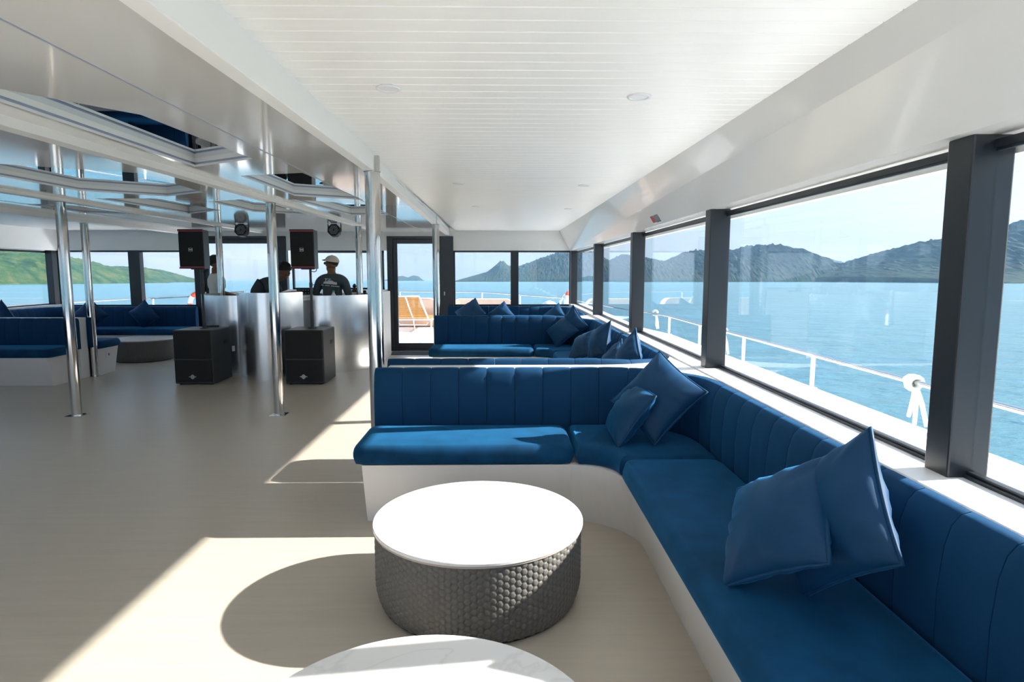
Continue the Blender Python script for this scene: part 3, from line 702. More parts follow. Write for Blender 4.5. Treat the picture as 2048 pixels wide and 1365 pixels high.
# ------------------------------------------------------------------ curved brushed-metal bar
def strip(pts, z0, z1, th=0.03):
    P = [Vector(p) for p in pts]; o = []
    for i in range(len(P)):
        d = (P[min(i + 1, len(P) - 1)] - P[max(i - 1, 0)]).normalized(); o.append(tuple(P[i] + Vector((-d.y, d.x)) * th))
    return MB().prism([tuple(p) for p in P] + o[::-1], z0, z1)
def bez(p0, p1, p2, n=24): return [tuple(Vector(p0) * (1 - t) ** 2 + Vector(p1) * 2 * t * (1 - t) + Vector(p2) * t * t) for t in [k / n for k in range(n + 1)]]
bar = thing('bar_counter', 'curved brushed metal bar counter with a bulging middle section', 'counter', (CX, 8.6, 0))
cen = bez((-3.60, 8.52), (-3.12, 7.62), (-2.70, 8.50)); strip(cen, 0, 1.142).build('middle_panel', 'brushed', bar, smooth=True, angle=40)
rgt = bez((-2.86, 8.80), (-2.35, 8.40), (-1.90, 9.15)); strip(rgt, 0, 1.085).build('side_panel', 'brushed', bar, smooth=True, angle=40)
lft = [(2 * CX - p[0], p[1]) for p in rgt][::-1]; strip(lft, 0, 1.085).build('side_panel', 'brushed', bar, smooth=True, angle=40)
box(-1.93, -1.895, 9.16, 10.6, 0, 1.09).build('end_panel', 'base_white', bar); box(2 * CX + 1.895, 2 * CX + 1.93, 9.16, 10.6, 0, 1.09).build('end_panel', 'base_white', bar)
MB().prism([(p[0], p[1] + 0.03) for p in cen] + [(-2.72, 8.75), (-3.56, 8.75)], 1.02, 1.05).build('inner_shelf', 'base_white', bar)
MB().prism([(p[0], p[1] + 0.035) for p in rgt] + [(-1.94, 9.35), (-2.8, 9.2)], 0.96, 0.985).build('inner_shelf', 'base_white', bar)
MB().prism([(p[0], p[1] + 0.035) for p in lft] + [(2 * CX + 2.8, 9.2), (2 * CX + 1.94, 9.35)], 0.96, 0.985).build('inner_shelf', 'base_white', bar)
tag(MB().box(-3.595, -3.575, 8.28, 8.33, 0.36, 0.43).build('wall_socket', 'plastic_white', bevel=0.003), 'small white socket on the metal bar beside the left subwoofer', 'socket')
# helm console under the front window
con = thing('helm_console', 'low white helm console below the middle front window', 'console', (-3.0, 10.9, 0))
MB().prism([(-3.80, 10.62), (-2.03, 10.62), (-2.03, 11.12), (-3.80, 11.12)], 0.0, 1.02).build('cabinet', 'base_white', con, bevel=0.01)
MB().prism([(-3.78, 10.64), (-2.05, 10.64), (-2.05, 11.12), (-3.78, 11.12)], 1.02, lambda p: 1.055 if p[1] < 11 else 1.10).build('dash', 'base_white', con)
def panel(label, x0, x1, z0, z1, n):
    t = thing('control_panel', label, 'control panel', ((x0 + x1) / 2, 10.60, z0), group='black control panels on the helm')
    MB().box(x0, x1, 10.60, 10.635, z0, z1).build('face_plate', 'rubber', t, bevel=0.003)
    MB().box(x0 + 0.02, x0 + 0.09, 10.596, 10.602, z0 + 0.05, z1 - 0.012).build('display', 'screen', t)
    for k in range(n):
        for r in range(2): MB().rings([[(x0 + 0.115 + k * 0.042 + 0.010 * math.cos(q * PI / 6), yy, z0 + 0.022 + r * 0.045 + 0.010 * math.sin(q * PI / 6)) for q in range(12)] for yy in (10.60, 10.588)]).build('knob', 'badge', t)
panel('black control panel with knobs on the helm, behind the right speaker pole', -3.47, -3.20, 1.035, 1.125, 4)
panel('small black control panel on the helm at the right end of the bar', -2.46, -2.30, 1.03, 1.10, 2)
hd = thing('throttle_lever', 'black throttle and compass on the helm, right of the man in the cap', 'throttle', (-2.52, 10.72, 1.07))
MB().lathe([(0.055, 0), (0.05, 0.03), (0.028, 0.05), (0.02, 0.075)], 16).build('pedestal', 'rubber', hd, world=False, smooth=True)
MB().lathe([(0.005, 0.07), (0.032, 0.08), (0.036, 0.1), (0.02, 0.13), (0.004, 0.14)], 14).build('ball', 'rubber', hd, world=False, smooth=True)
MB().tube([(0.0, 0, 0.03), (0.055, 0, 0.055)], 0.012, 8).build('side_grip', 'rubber', hd, world=False, smooth=True)
bt = thing('water_bottle', 'small clear bottle with a teal cap on the bar', 'bottle', (-2.36, 8.78, 0.985))
MB().lathe([(0.030, 0.0), (0.032, 0.01), (0.032, 0.10), (0.014, 0.135), (0.014, 0.145)], 16).build('bottle_body', 'plastic_white', bt, world=False, smooth=True)
MB().lathe([(0.017, 0.143), (0.017, 0.165)], 12).build('cap', 'teal', bt, world=False)

# ------------------------------------------------------------------ hanging stage lights
def par(label, x, y):
    t = thing('stage_light', label, 'stage light', (x, y, 2.11), group='black octagonal stage lights')
    MB().box(-0.085, 0.085, -0.02, 0.02, -0.012, 0.0).build('mount_plate', 'badge', t, world=False)
    for sx in (-1, 1): MB().box(sx * 0.093 - 0.005, sx * 0.093 + 0.005, -0.012, 0.012, -0.115, -0.005).build('yoke_arm', 'rubber', t, world=False)
    MB().box(-0.095, 0.095, -0.010, 0.010, -0.010, -0.002).build('yoke_bar', 'rubber', t, world=False)
    R = Matrix.Rotation(-0.25, 3, 'X')
    def ring(r, yy): return [R @ Vector((r * math.cos((k + .5) * PI / 4), yy, r * math.sin((k + .5) * PI / 4))) + Vector((0, 0, -0.105)) for k in range(8)]
    MB().rings([ring(0.060, 0.09), ring(0.085, 0.05), ring(0.095, -0.03), ring(0.095, -0.06), ring(0.078, -0.062), ring(0.078, -0.052)]).build('housing', 'rubber', t, world=False)
    for i in range(-3, 4):
        for j in range(-3, 4):
            px, pz = (i + 0.5 * (j % 2)) * 0.021, j * 0.0185
            if math.hypot(px, pz) < 0.066 and (i or j):
                MB().rings([[R @ Vector((px + r * math.cos(k * PI / 4), yy, pz + r * math.sin(k * PI / 4))) + Vector((0, 0, -0.105)) for k in range(8)] for r, yy in ((0.0075, -0.053), (0.0075, -0.058), (0.004, -0.061))]).build('led_lens', 'lens_grey', t, world=False)
par('black octagonal stage light hanging left, between the two loudspeakers', -3.78, 9.25)
par('black octagonal stage light hanging right, above the cap of the man at the helm', -2.44, 9.25)

# ------------------------------------------------------------------ downlights
for lb, x, y in (('downlight in the right ceiling near the white beam, nearest one', -0.44, 2.52), ('downlight in the right ceiling near the window soffit, nearest one', 0.56, 2.62),
                 ('second downlight along the white beam side of the ceiling', -0.35, 5.15), ('second downlight along the window side of the ceiling', 0.68, 5.25),
                 ('far small downlight near the white beam', -0.28, 6.95), ('far small downlight near the window soffit', 0.76, 7.2)):
    t = thing('downlight', lb, 'downlight', (x, y, ZR), group='white round ceiling downlights')
    MB().lathe([(0.034, -0.001), (0.036, -0.006), (0.047, -0.006), (0.049, 0.002)], 24).build('rim', 'lamp_white', t, world=False, smooth=True)
    MB().lathe([(0.036, 0.001), (0.034, -0.003)], 24).build('diffuser', 'lamp_white', t, world=False)
# sticker on the soffit, door mat, outlet
st = thing('warning_sticker', 'small grey and red warning sticker on the sloping soffit over the windows', 'sticker', (1.2, 5.2, 1.84))
def on_soffit(y, h, o=0.003):
    a = Vector((xw(y) - 0.005, y, sof_b(y))); b = Vector((sof_x(y), y, ZR)); d = (b - a).normalized()
    n = Vector((-d.z, 0, d.x)); n = n if n.x < 0 else -n
    return a + d * h + n * o
for nm, mt, y0, y1, h0, h1, o in (('sheet', 'plastic_white', 4.96, 5.22, 0.012, 0.21, 0.002), ('red_field', 'sticker_red', 5.11, 5.21, 0.025, 0.185, 0.004), ('grey_field', 'sticker_grey', 4.97, 5.10, 0.02, 0.20, 0.004)):
    q = [on_soffit(y0, h0, o), on_soffit(y1, h0, o), on_soffit(y1, h1, o), on_soffit(y0, h1, o)]
    q2 = [p + Vector((0.003, 0, 0.001)) for p in q]
    MB().rings([q, q2]).build(nm, mt, st)
tag(box(-1.92, -1.02, 10.55, 10.95, 0.0, 0.012).build('door_mat', 'mat_grey', bevel=0.004), 'dark grey mat on the floor inside the right glass door', 'mat')
ou = thing('outlet_plate', 'white outlet plate with a red switch on the left sofa base end', 'outlet', (-5.475, 8.72, 0.25))
box(-5.492, -5.484, 8.64, 8.76, 0.235, 0.315).build('plate', 'plastic_white', ou, bevel=0.002); box(-5.484, -5.479, 8.685, 8.705, 0.255, 0.285).build('switch', 'red_trim', ou)

# ------------------------------------------------------------------ people behind the bar
def skin(name, V, E, root, m, parent, sub=2):
    keys = list(V); ix = {k: i for i, k in enumerate(keys)}
    me = bpy.data.meshes.new(name); me.from_pydata([V[k][0] for k in keys], [(ix[a], ix[b]) for a, b in E], [])
    me.materials.append(M[m]); o = bpy.data.objects.new(name, me); C.objects.link(o); o.parent = parent
    md = o.modifiers.new('skin', 'SKIN'); md.use_smooth_shade = True
    for k in keys:
        sv = me.skin_vertices[0].data[ix[k]]; r = V[k][1]; sv.radius = (r if isinstance(r, tuple) else (r, r)); sv.use_root = (k == root)
    sb = o.modifiers.new('sub', 'SUBSURF'); sb.levels = sub; sb.render_levels = sub
    return o
def person(label, loc, rz, J, shirt_m, long_sleeve, head_turn=0.0, head_pitch=0.0, cap=False, glasses=False, scale=1.0, curl=0.05):
    t = thing('person', label, 'person', loc, rz); t.scale = (scale,) * 3
    D = dict(pelvis=(0, 0, .90), spine=(0, 0, 1.03), chest=(0, 0, 1.22), neck=(0, -.01, 1.40), head=(0, .0, 1.43),
             shl=(-.175, 0, 1.315), shr=(.175, 0, 1.315), ell=(-.235, .0, 1.10), elr=(.235, .0, 1.10), wrl=(-.20, .20, 1.01), wrr=(.20, .20, 1.01),
             hil=(-.09, 0, .86), hir=(.09, 0, .86), knl=(-.10, .01, .48), knr=(.10, .01, .48), anl=(-.10, -.02, .085), anr=(.10, -.02, .085), tol=(-.11, .15, .035), tor=(.11, .15, .035))
    D.update(J)
    hd_ = Vector(D['head']); Rh = Matrix.Rotation(head_turn, 3, 'Z') @ Matrix.Rotation(head_pitch, 3, 'X')
    def hp(x, y, z): return tuple(hd_ + Rh @ Vector((x, y, z)))
    V = {}; E = []
    def v(k, co, r): V[k] = (tuple(co), r)
    def e(*ks):
        for a, b in zip(ks, ks[1:]): E.append((a, b))
    v('pelvis', D['pelvis'], (.13, .10)); v('spine', D['spine'], (.125, .095)); v('chest', D['chest'], (.125, .085)); v('up', tuple(Vector(D['chest']).lerp(Vector(D['neck']), .45)), (.085, .065)); v('neck', D['neck'], .054)
    v('jaw', hp(0, .012, .02), (.058, .062)); v('mid', hp(0, .008, .085), (.073, .088)); v('brow', hp(0, .002, .14), (.076, .092)); v('crown', hp(0, -.006, .19), (.055, .068))
    e('pelvis', 'spine', 'chest', 'up', 'neck', 'jaw', 'mid', 'brow', 'crown')
    v('nose', hp(0, .108, .085), (.012, .014)); e('mid', 'nose'); v('chin', hp(0, .078, .012), (.020, .018)); e('jaw', 'chin')
    for s_, q in ((-1, 'l'), (1, 'r')):
        v('ear' + q, hp(s_ * .083, -.004, .085), (.010, .022)); e('mid', 'ear' + q)
        v('sh' + q, D['sh' + q], .052); v('el' + q, D['el' + q], .042); v('wr' + q, D['wr' + q], .029); e('up', 'sh' + q, 'el' + q, 'wr' + q)
        a = Vector(D['wr' + q]); d = (a - Vector(D['el' + q])).normalized(); sd = d.cross(Vector((0, 0, 1)))
        sd = sd.normalized() if sd.length > .1 else Vector((1, 0, 0)); up = sd.cross(d)
        pm = a + d * .055; v('pa' + q, pm, (.026, .016)); e('wr' + q, 'pa' + q)
        for fi, (o_, ln) in enumerate(((-.027, .062), (-.009, .074), (.009, .070), (.026, .055))):
            b0 = pm + d * .035 + sd * o_; b1 = b0 + d * ln * .5 - up * .012; b2 = b1 + d * ln * .35 - up * .026
            v('f%d0%s' % (fi, q), b0, .0095); v('f%d1%s' % (fi, q), b1, .0085); v('f%d2%s' % (fi, q), b2, .0075); e('pa' + q, 'f%d0%s' % (fi, q), 'f%d1%s' % (fi, q), 'f%d2%s' % (fi, q))
        th_ = a + d * .03 - sd * s_ * .034; v('t0' + q, th_, .011); v('t1' + q, th_ + d * .035 - sd * s_ * .016 - up * .01, .0095); v('t2' + q, th_ + d * .06 - sd * s_ * .014 - up * .02, .008); e('pa' + q, 't0' + q, 't1' + q, 't2' + q)
        v('hi' + q, D['hi' + q], .085); v('kn' + q, D['kn' + q], .055); v('an' + q, D['an' + q], .038); v('to' + q, D['to' + q], (.036, .026)); e('pelvis', 'hi' + q, 'kn' + q, 'an' + q, 'to' + q)
    skin('body', V, E, 'pelvis', 'skin', t)
    # shirt and trousers
    V = {}; E = []
    ch, nk = Vector(D['chest']), Vector(D['neck']); uc = ch.lerp(nk, 0.42)
    v('hem', tuple(Vector(D['pelvis']) + Vector((0, 0, -.04))), (.165, .120)); v('spine', D['spine'], (.160, .118)); v('chest', tuple(ch), (.180, .128)); v('up', tuple(uc), (.150, .110)); v('coll', tuple(ch.lerp(nk, 0.95)), (.066, .064)); e('hem', 'spine', 'chest', 'up', 'coll')
    for q in 'lr':
        sh, el, wr = Vector(D['sh' + q]), Vector(D['el' + q]), Vector(D['wr' + q])
        v('sh' + q, tuple(sh), .078); v('ua' + q, tuple(sh.lerp(el, .4)), .072)
        if long_sleeve: v('el' + q, tuple(el), .058); v('wr' + q, tuple(el.lerp(wr, .9)), .040); e('up', 'sh' + q, 'ua' + q, 'el' + q, 'wr' + q)
        else: v('el' + q, tuple(sh.lerp(el, .85)), .072); e('up', 'sh' + q, 'ua' + q, 'el' + q)
    skin('shirt', V, E, 'hem', shirt_m, t)
    V = {}; E = []
    v('pelvis', D['pelvis'], (.150, .115))
    for q in 'lr':
        v('hi' + q, D['hi' + q], .100); v('kn' + q, D['kn' + q], .070); v('an' + q, tuple(Vector(D['an' + q]) + Vector((0, 0, .03))), .055); e('pelvis', 'hi' + q, 'kn' + q, 'an' + q)
    skin('trousers', V, E, 'pelvis', 'trousers', t)
    # hair: a shell over the back and top of the skull
    hm = MB(); rings = []
    nR = 10
    for a in range(nR + 1):
        ph = a / nR * 2.15; ring = []
        for b in range(28):
            th = b / 28 * 2 * PI; lim = 1.15 + 0.95 * (0.5 - 0.5 * math.sin(th)) ** 0.8
            p_ = min(ph, lim)
            r = 1.0 + curl * math.sin(5 * th + 3 * a) + curl * 0.8 * math.sin(9 * th - 4 * a) * math.sin(2.3 * a)
            if cap: r = 0.93
            ring.append(hp(.092 * r * math.sin(p_) * math.cos(th), -.008 + .108 * r * math.sin(p_) * math.sin(th), .125 + (.085 if cap else .118) * r * math.cos(p_)))
        rings.append(ring)
    hm.rings(rings, True, True).build('hair', 'hair', t, smooth=True, world=False)
    for s_ in (-1, 1):
        MB().lathe([(0.001, -.011), (.008, -.008), (.0115, 0), (.008, .008), (.001, .011)], 10, hp(s_ * .032, .086, .112)).build('eye', 'rubber', t, smooth=True, world=False)
    MB().tube([hp(-.022, .092, .045), hp(0, .099, .043), hp(.022, .092, .045)], .005, 6).build('mouth', 'trousers', t, smooth=True, world=False)
    if cap:
        cm = MB(); rings = []
        for a in range(9):
            ph = a / 8 * 1.52
            rings.append([hp(.100 * math.sin(ph) * math.cos(b / 28 * 2 * PI), -.002 + .116 * math.sin(ph) * math.sin(b / 28 * 2 * PI), .136 + .098 * math.cos(ph) - (0.012 * max(0, -math.sin(b / 28 * 2 * PI)) if a == 8 else 0)) for b in range(28)])
        cp = cm.rings(rings, True, False).build('cap', 'cap_cream', t, smooth=True, world=False)
        MB().lathe([(.008, 0), (.006, .006)], 8, hp(0, 0, .233)).build('cap_button', 'cap_navy', cp, world=False)
        br = []
        for r0, z in ((0.0, 0.0), (0.45, 0.006), (1.0, -0.004)):
            br.append([hp(.088 * math.sin(u) * (1 - .12 * r0), .095 * math.cos(u) + r0 * .085 * math.cos(u) ** .6, .150 + z + .012 * math.cos(u)) for u in [(-1 + 2 * k / 12) * 1.25 for k in range(13)]])
        m_ = MB(); m_.rings(br, False, False, closed=False); b2 = [[(p[0], p[1], p[2] - .006) for p in r] for r in br]; m_.rings(b2, False, False, closed=False); m_.rings([br[-1], b2[-1]], False, False, closed=False)
        m_.build('cap_brim', 'cap_navy', cp, smooth=True, world=False)
    if glasses:
        g = MB()
        for s_ in (-1, 1): g.tube([hp(s_ * .034 + .026 * math.cos(k * PI / 6), .104, .108 + .019 * math.sin(k * PI / 6)) for k in range(12)], .004, 6, closed=True); g.tube([hp(s_ * .06, .102, .115), hp(s_ * .085, .05, .115), hp(s_ * .09, -.01, .11)], .004, 6)
        for s_ in (-1, 1): g.add([hp(s_ * .034 + .025 * math.cos(k * PI / 6), .104, .108 + .018 * math.sin(k * PI / 6)) for k in range(12)], [tuple(range(12))])
        g.build('sunglasses', 'rubber', t, world=False)
    return t
m1 = person('man in a white tee shirt standing behind the bar, face hidden by a column', (-4.42, 9.75, 0), math.radians(-48), {'wrr': (.2, .22, 1.03), 'wrl': (-.2, .2, 1.02)}, 'tee_white', False, head_turn=math.radians(-22))
m2 = person('man in a dark grey shirt bending forward over the bar, curly hair', (-3.76, 9.55, 0), math.radians(-80),
            {'spine': (0, .05, 1.06), 'chest': (0, .17, 1.22), 'neck': (0, .345, 1.315), 'head': (0, .385, 1.335), 'shl': (-.175, .23, 1.27), 'shr': (.175, .23, 1.27), 'ell': (-.25, .34, 1.05), 'elr': (.25, .28, 1.05), 'wrl': (-.12, .54, 1.09), 'wrr': (.12, .51, 1.09)}, 'shirt_dark', False, head_pitch=-0.5, curl=0.09)
m3 = person('man in a cream cap and slate long-sleeved shirt at the helm, seen from behind', (-2.60, 9.62, 0), math.radians(-4), {'wrl': (-.19, .20, .99), 'wrr': (.19, .20, .99), 'ell': (-.258, -.02, 1.07), 'elr': (.258, -.02, 1.07), 'shl': (-.18, 0, 1.30), 'shr': (.18, 0, 1.30)}, 'shirt_slate', True, head_turn=math.radians(68), head_pitch=0.05, cap=True, glasses=True)
# white boat print on the back of the shirt
lg = MB(); yb = -.128
def plate(poly):
    poly = [(x * 1.25 + .01, (z - 1.18) * 1.25 + 1.255) for x, z in poly]
    lg.rings([[(x, yb, z) for x, z in poly], [(x, yb - .004, z) for x, z in poly]])
plate([(-.085, 1.165), (.085, 1.150), (.085, 1.178), (.02, 1.188), (-.07, 1.190)])
plate([(-.055, 1.190), (-.045, 1.190), (-.042, 1.222), (-.052, 1.222)]); plate([(-.062, 1.220), (.015, 1.214), (.015, 1.220), (-.062, 1.227)])
plate([(-.03, 1.192), (.05, 1.186), (.03, 1.199), (-.03, 1.204)]); plate([(-.008, 1.203), (-.002, 1.203), (-.002, 1.217), (-.008, 1.217)])
for k in range(15):
    if k in (2, 7): continue
    x = -.105 + k * .0148; z = 1.142 - k * .0013; plate([(x, z), (x + .010, z - .001), (x + .010, z + .009), (x, z + .010)])
lo = lg.build('boat_print', 'print_white', m3, world=False)

# ------------------------------------------------------------------ decks, rails and the things on the foredeck
DZ = 0.30
dk = MB()
sd_r = [(1.49, -6.0), (3.02, -6.0), (3.02, 11.0), (2.55, 14.0), (1.7, 16.4), (1.34, 17.0), (1.34, 11.3), (1.49, 11.26)]
struct(MB().prism(sd_r, -0.6, DZ).build('deck_right', 'deck_white')); struct(MB().prism([(1.92 if 1.4 < p[0] < 1.6 else p[0], p[1]) for p in sd_r], -0.6, DZ).build('deck_left', 'deck_white', mirror=CX))
struct(MB().prism([(2 * CX - 1.93, 11.26), (1.34, 11.26), (1.34, 17.0), (-0.6, 18.7), (-3.14, 19.4), (2 * CX + 0.6, 18.7), (2 * CX - 1.34, 17.0)], -0.6, -0.02).build('deck_front', 'deck_white'))
struct(box(-7.6, 1.33, -9.0, -1.95, -0.6, -0.02).build('deck_back_bounce', 'deck_white'))  # unseen aft deck, added in white to bounce sunlight onto the ceiling
# hull sides
hull = [(3.02, -9), (3.02, 11.0), (2.55, 14.0), (1.7, 16.4), (-0.6, 18.7), (-3.14, 19.4)]
hull = hull + [(2 * CX - p[0], p[1]) for p in hull[::-1][1:]]
struct(MB().prism([(lin(CX, p[0], .93), p[1] - .2) for p in hull], -3.6, -0.6, hull).build('hull', 'white_paint'))
def rail(name, label, pts, zs, posts):
    t = thing(name, label, 'railing', (pts[0][0], pts[0][1], DZ), group='white deck railings')
    MB().tube([(p[0], p[1], z) for p, z in zip(pts, zs)], 0.021, 8).build('top_rail', 'steel', t, smooth=True)
    for x, y, z0, z1 in posts:
        MB().tube([(x, y, z0), (x, y, z1)], 0.021, 8).build('stanchion', 'plastic_white', t, smooth=True)
        MB().lathe([(0.05, 0), (0.05, 0.012)], 12, (x, y, z0)).build('foot_flange', 'plastic_white', t)
RX = 2.965
rail('deck_railing', 'white railing along the right side deck, seen through the side windows', [(RX, -5), (RX, 4), (RX, 11.0), (2.50, 13.9)], [.625] * 4, [(RX, 0.7 + 1.71 * k, DZ, .62) for k in range(7)] + [(2.72, 12.5, DZ, .62)])
LX = 2 * CX - RX
rail('deck_railing', 'white railing along the left side deck, seen through the left windows', [(LX, -5), (LX, 4), (LX, 11.0), (2 * CX - 2.50, 13.9), (2 * CX - 1.65, 16.3)], [.78] * 5, [(LX, 0.7 + 1.71 * k, DZ, .78) for k in range(7)] + [(2 * CX - 2.72, 12.5, DZ, .78), (2 * CX - 2.1, 15.1, DZ, .78)])
rail('bow_railing', 'thin railing around the bow, behind the sun lounger', [(2.50, 13.9), (1.65, 16.3), (-0.6, 18.6), (CX, 19.25), (2 * CX + 0.6, 18.6), (2 * CX - 1.65, 16.3)], [.62, .72, .80, .80, .80, .78], [(1.65, 16.3, DZ, .72), (0.5, 17.45, -.02, .77), (-0.6, 18.6, -.02, .8), (-1.9, 18.93, -.02, .8), (CX, 19.25, -.02, .8), (2 * CX + 1.9, 18.93, -.02, .8), (2 * CX + 0.6, 18.6, -.02, .8)])
def rope_knot(label, x, y, z):
    t = thing('mooring_rope', label, 'rope', (x, y, z), group='white ropes tied to the right railing')
    MB().tube([(0.045 * math.cos(k * PI / 5), 0.03 * (k - 12) / 12, 0.045 * math.sin(k * PI / 5)) for k in range(26)], 0.020, 7).build('knot', 'rope', t, smooth=True, world=False)
    for dy, dz in ((-0.10, -0.30), (0.03, -0.315), (0.10, -0.27)):
        MB().tube([(0.02, 0, -0.03), (0.04, dy * .5, dz * .5), (0.05, dy, dz)], [0.019, 0.017, 0.015], 7).build('tail', 'rope', t, smooth=True, world=False)
rope_knot('white rope knotted on the right railing, next to the thick window post', RX, 4.38, .62)
rope_knot('white rope knotted on the right railing, seen just right of the second window post', RX, 8.28, .62)
rope_knot('farther white rope on the right railing, in the third side window', RX, 12.0, .62)

# sun lounger
lgx, lgy = -2.12, 14.75
L = thing('sun_lounger', 'silver sun lounger with wooden slats, its back raised, outside the glass door', 'sun lounger', (lgx, lgy, -0.02))
W_ = 0.36
def rod(nm, pts, r=0.018, m='alu', parent=L): return MB().tube(pts, r, 8).build(nm, m, parent, smooth=True, world=False)
for sx in (-1, 1):
    rod('side_rail', [(sx * (W_ + .10), 0.0, .30), (sx * (W_ + .10), 1.9, .30)], 0.024); rod('back_stile', [(sx * W_, 0.05, .33), (sx * (W_ - .04) - .14, -0.42 + .25, .86)], 0.02)
    for yy in (0.12, 1.75): rod('leg', [(sx * (W_ + .06), yy, .30), (sx * (W_ + .07), yy, 0.0)], 0.022)
rod('cross_bar', [(-(W_ + .1), 0.03, .30), (W_ + .1, 0.03, .30)]); rod('cross_bar', [(-(W_ + .1), 1.88, .30), (W_ + .1, 1.88, .30)]); rod('low_brace', [(-W_, 0.12, .22), (-W_ + .05, .12, .17), (W_ - .05, .12, .17), (W_, .12, .22)], 0.012)
rod('top_bar', [(-W_ - .10, -0.17, .86), (W_ - .18, -0.17, .86)]); rod('middle_stile', [(0, 0.05, .33), (-.14, -0.17, .86)], 0.016); rod('prop_leg', [(0, 0.1, .30), (0.02, 0.25, 0.03)], 0.014)
for k in range(10):
    f = (k + .5) / 10; yy = lin(0.04, -0.16, f); zz = lin(.35, .845, f); xo = -.14 * f
    for x0, x1 in ((-W_ + .03, -.02), (.02, W_ - .03)):
        MB().obox((xo + (x0 + x1) / 2, yy + .015, zz), (x1 - x0, .012, .042), Matrix.Rotation(-0.35, 3, 'X')).build('slat', 'wood_slat', L, world=False)
for k in range(16): MB().box(-W_ - .06, W_ + .06, 0.15 + k * .108, 0.235 + k * .108, .305, .32).build('slat', 'wood_slat', L, world=False)
# beige sun pads at the bow
def pad(label, x0, x1, y0, y1, z0, z1):
    t = thing('bow_sun_pad', label, 'sun pad', ((x0 + x1) / 2, (y0 + y1) / 2, -0.02), group='beige upholstered pads at the bow')
    rr = fillet([(x0, z0), (x0, z1), (x1, z1), (x1, z0)], 0.20, 8)
    MB().rings([[(p[0], yy, p[1]) for p in rr] for yy in (y0 + .0, y0 + .06, y1 - .06, y1)]).build('padded_back', 'beige_pad', t, smooth=True, angle=50)
    box(x0 + .05, x1 - .05, y1, y1 + 0.9, -0.02, z0 + .35).build('seat_block', 'beige_pad', t, bevel=0.05)
pad('beige upholstered pad behind the sun lounger, seen through the glass door', -4.6, -1.72, 16.2, 16.6, 0.0, 0.72)
pad('beige upholstered pad beyond the right front window', -1.32, 0.30, 16.2, 16.6, 0.0, 0.70)
def buoy(label, x, y, z, rz=0.0):
    t = thing('lifebuoy', label, 'lifebuoy', (x, y, z), rz, group='orange and white lifebuoys')
    for k in range(8):
        a0, a1 = k * PI / 4, (k + 1) * PI / 4
        MB().tube([(0.27 * math.cos(a0 + (a1 - a0) * j / 5), 0, 0.27 * math.sin(a0 + (a1 - a0) * j / 5)) for j in range(6)], 0.062, 10).build('segment', 'orange' if k % 2 == 0 else 'plastic_white', t, smooth=True, world=False)
buoy('orange lifebuoy on the railing, at the right front window corner', 1.515, 14.05, 0.66, 1.25)
buoy('orange and white lifebuoy behind the left speaker pole', -7.73, 16.1, 0.60)
vd = thing('deck_vent', 'white rounded deck vent with ropes at the right of the bow', 'vent', (1.17, 15.4, -0.02))
MB().lathe([(0.25, 0), (0.25, .45), (0.22, .58), (0.14, .68), (0.02, .72)], 20).build('cowl', 'plastic_white', vd, smooth=True, world=False)
MB().tube([(.2, 0, .3), (.28, .05, .7), (.38, .1, .86), (.45, .1, .4), (.5, .1, 0.02)], .03, 7).build('rope', 'rope', vd, smooth=True, world=False)

# ------------------------------------------------------------------ sea and islands (the boat rides slightly bow-up)
TR = math.radians(-0.76); SEA = -2.6
sea = bpy.data.objects.new('sea', bpy.data.meshes.new('sea'))
r_ = [0, 30, 80, 200, 500, 1200, 3000, 7000]
V = [(0, 0, 0)]; F = []; NS = 48
for r in r_[1:]: V += [(r * math.cos(k * 2 * PI / NS), r * math.sin(k * 2 * PI / NS), 0) for k in range(NS)]
F += [(0, 1 + k, 1 + (k + 1) % NS) for k in range(NS)]
for i in range(len(r_) - 2):
    F += [(1 + i * NS + k, 1 + (i + 1) * NS + k, 1 + (i + 1) * NS + (k + 1) % NS, 1 + i * NS + (k + 1) % NS) for k in range(NS)]
sea.data.from_pydata(V, [], F); sea.data.materials.append(M['sea_water']); C.objects.link(sea)
sea.location = (0, 0, SEA); sea.rotation_euler = (TR, 0, 0); struct(sea)
def island(label, D, prof, depth, m, seed, rough=0.10, group='forested islands on the horizon'):
    """prof: (bearing tangent, height over distance) pairs; a full hill with its own depth"""
    nx = max(60, min(300, int((prof[-1][0] - prof[0][0]) * 620))); ny = 56
    xs = [p[0] for p in prof]; hs = [p[1] for p in prof]; V = []; F = []
    for i in range(nx + 1):
        u = xs[0] + (xs[-1] - xs[0]) * i / nx; h = float(np.interp(u, xs, hs)) * D
        for j in range(ny + 1):
            v_ = j / ny * 2 - 1; x = u * D; yv = v_ * depth
            fall = max(0, 1 - abs(v_) ** 1.6) ** 0.8
            p = Vector((x * 0.012 * 1000 / D, yv * 0.012 * 1000 / D, seed))
            n_ = mnoise.fractal(p, 0.9, 2.1, 6) * (0.55 - 0.45 * fall) + mnoise.fractal(p * 7, 0.8, 2.0, 4) * rough
            z = h * fall * (1 + 0.30 * n_) + (mnoise.noise(p * 30) * 0.05 + mnoise.noise(p * 75) * 0.07 + mnoise.noise(p * 140) * 0.05) * max(h, 4) * (fall ** .5)
            V.append((x, yv + 0.12 * depth * mnoise.noise(Vector((x * .004, seed, 0))), z if (fall > 0 and h > 0) else -3.0))
    for i in range(nx):
        for j in range(ny):
            a = i * (ny + 1) + j; F.append((a, a + ny + 1, a + ny + 2, a + 1))
    me = bpy.data.meshes.new('island_hill'); me.from_pydata(V, [], F); me.materials.append(M[m])
    o = bpy.data.objects.new('island_hill', me); C.objects.link(o); o.location = (0, D * math.cos(TR), SEA + D * math.sin(TR)); o.rotation_euler = (TR, 0, 0)
    return tag(o, label, 'hill', group)
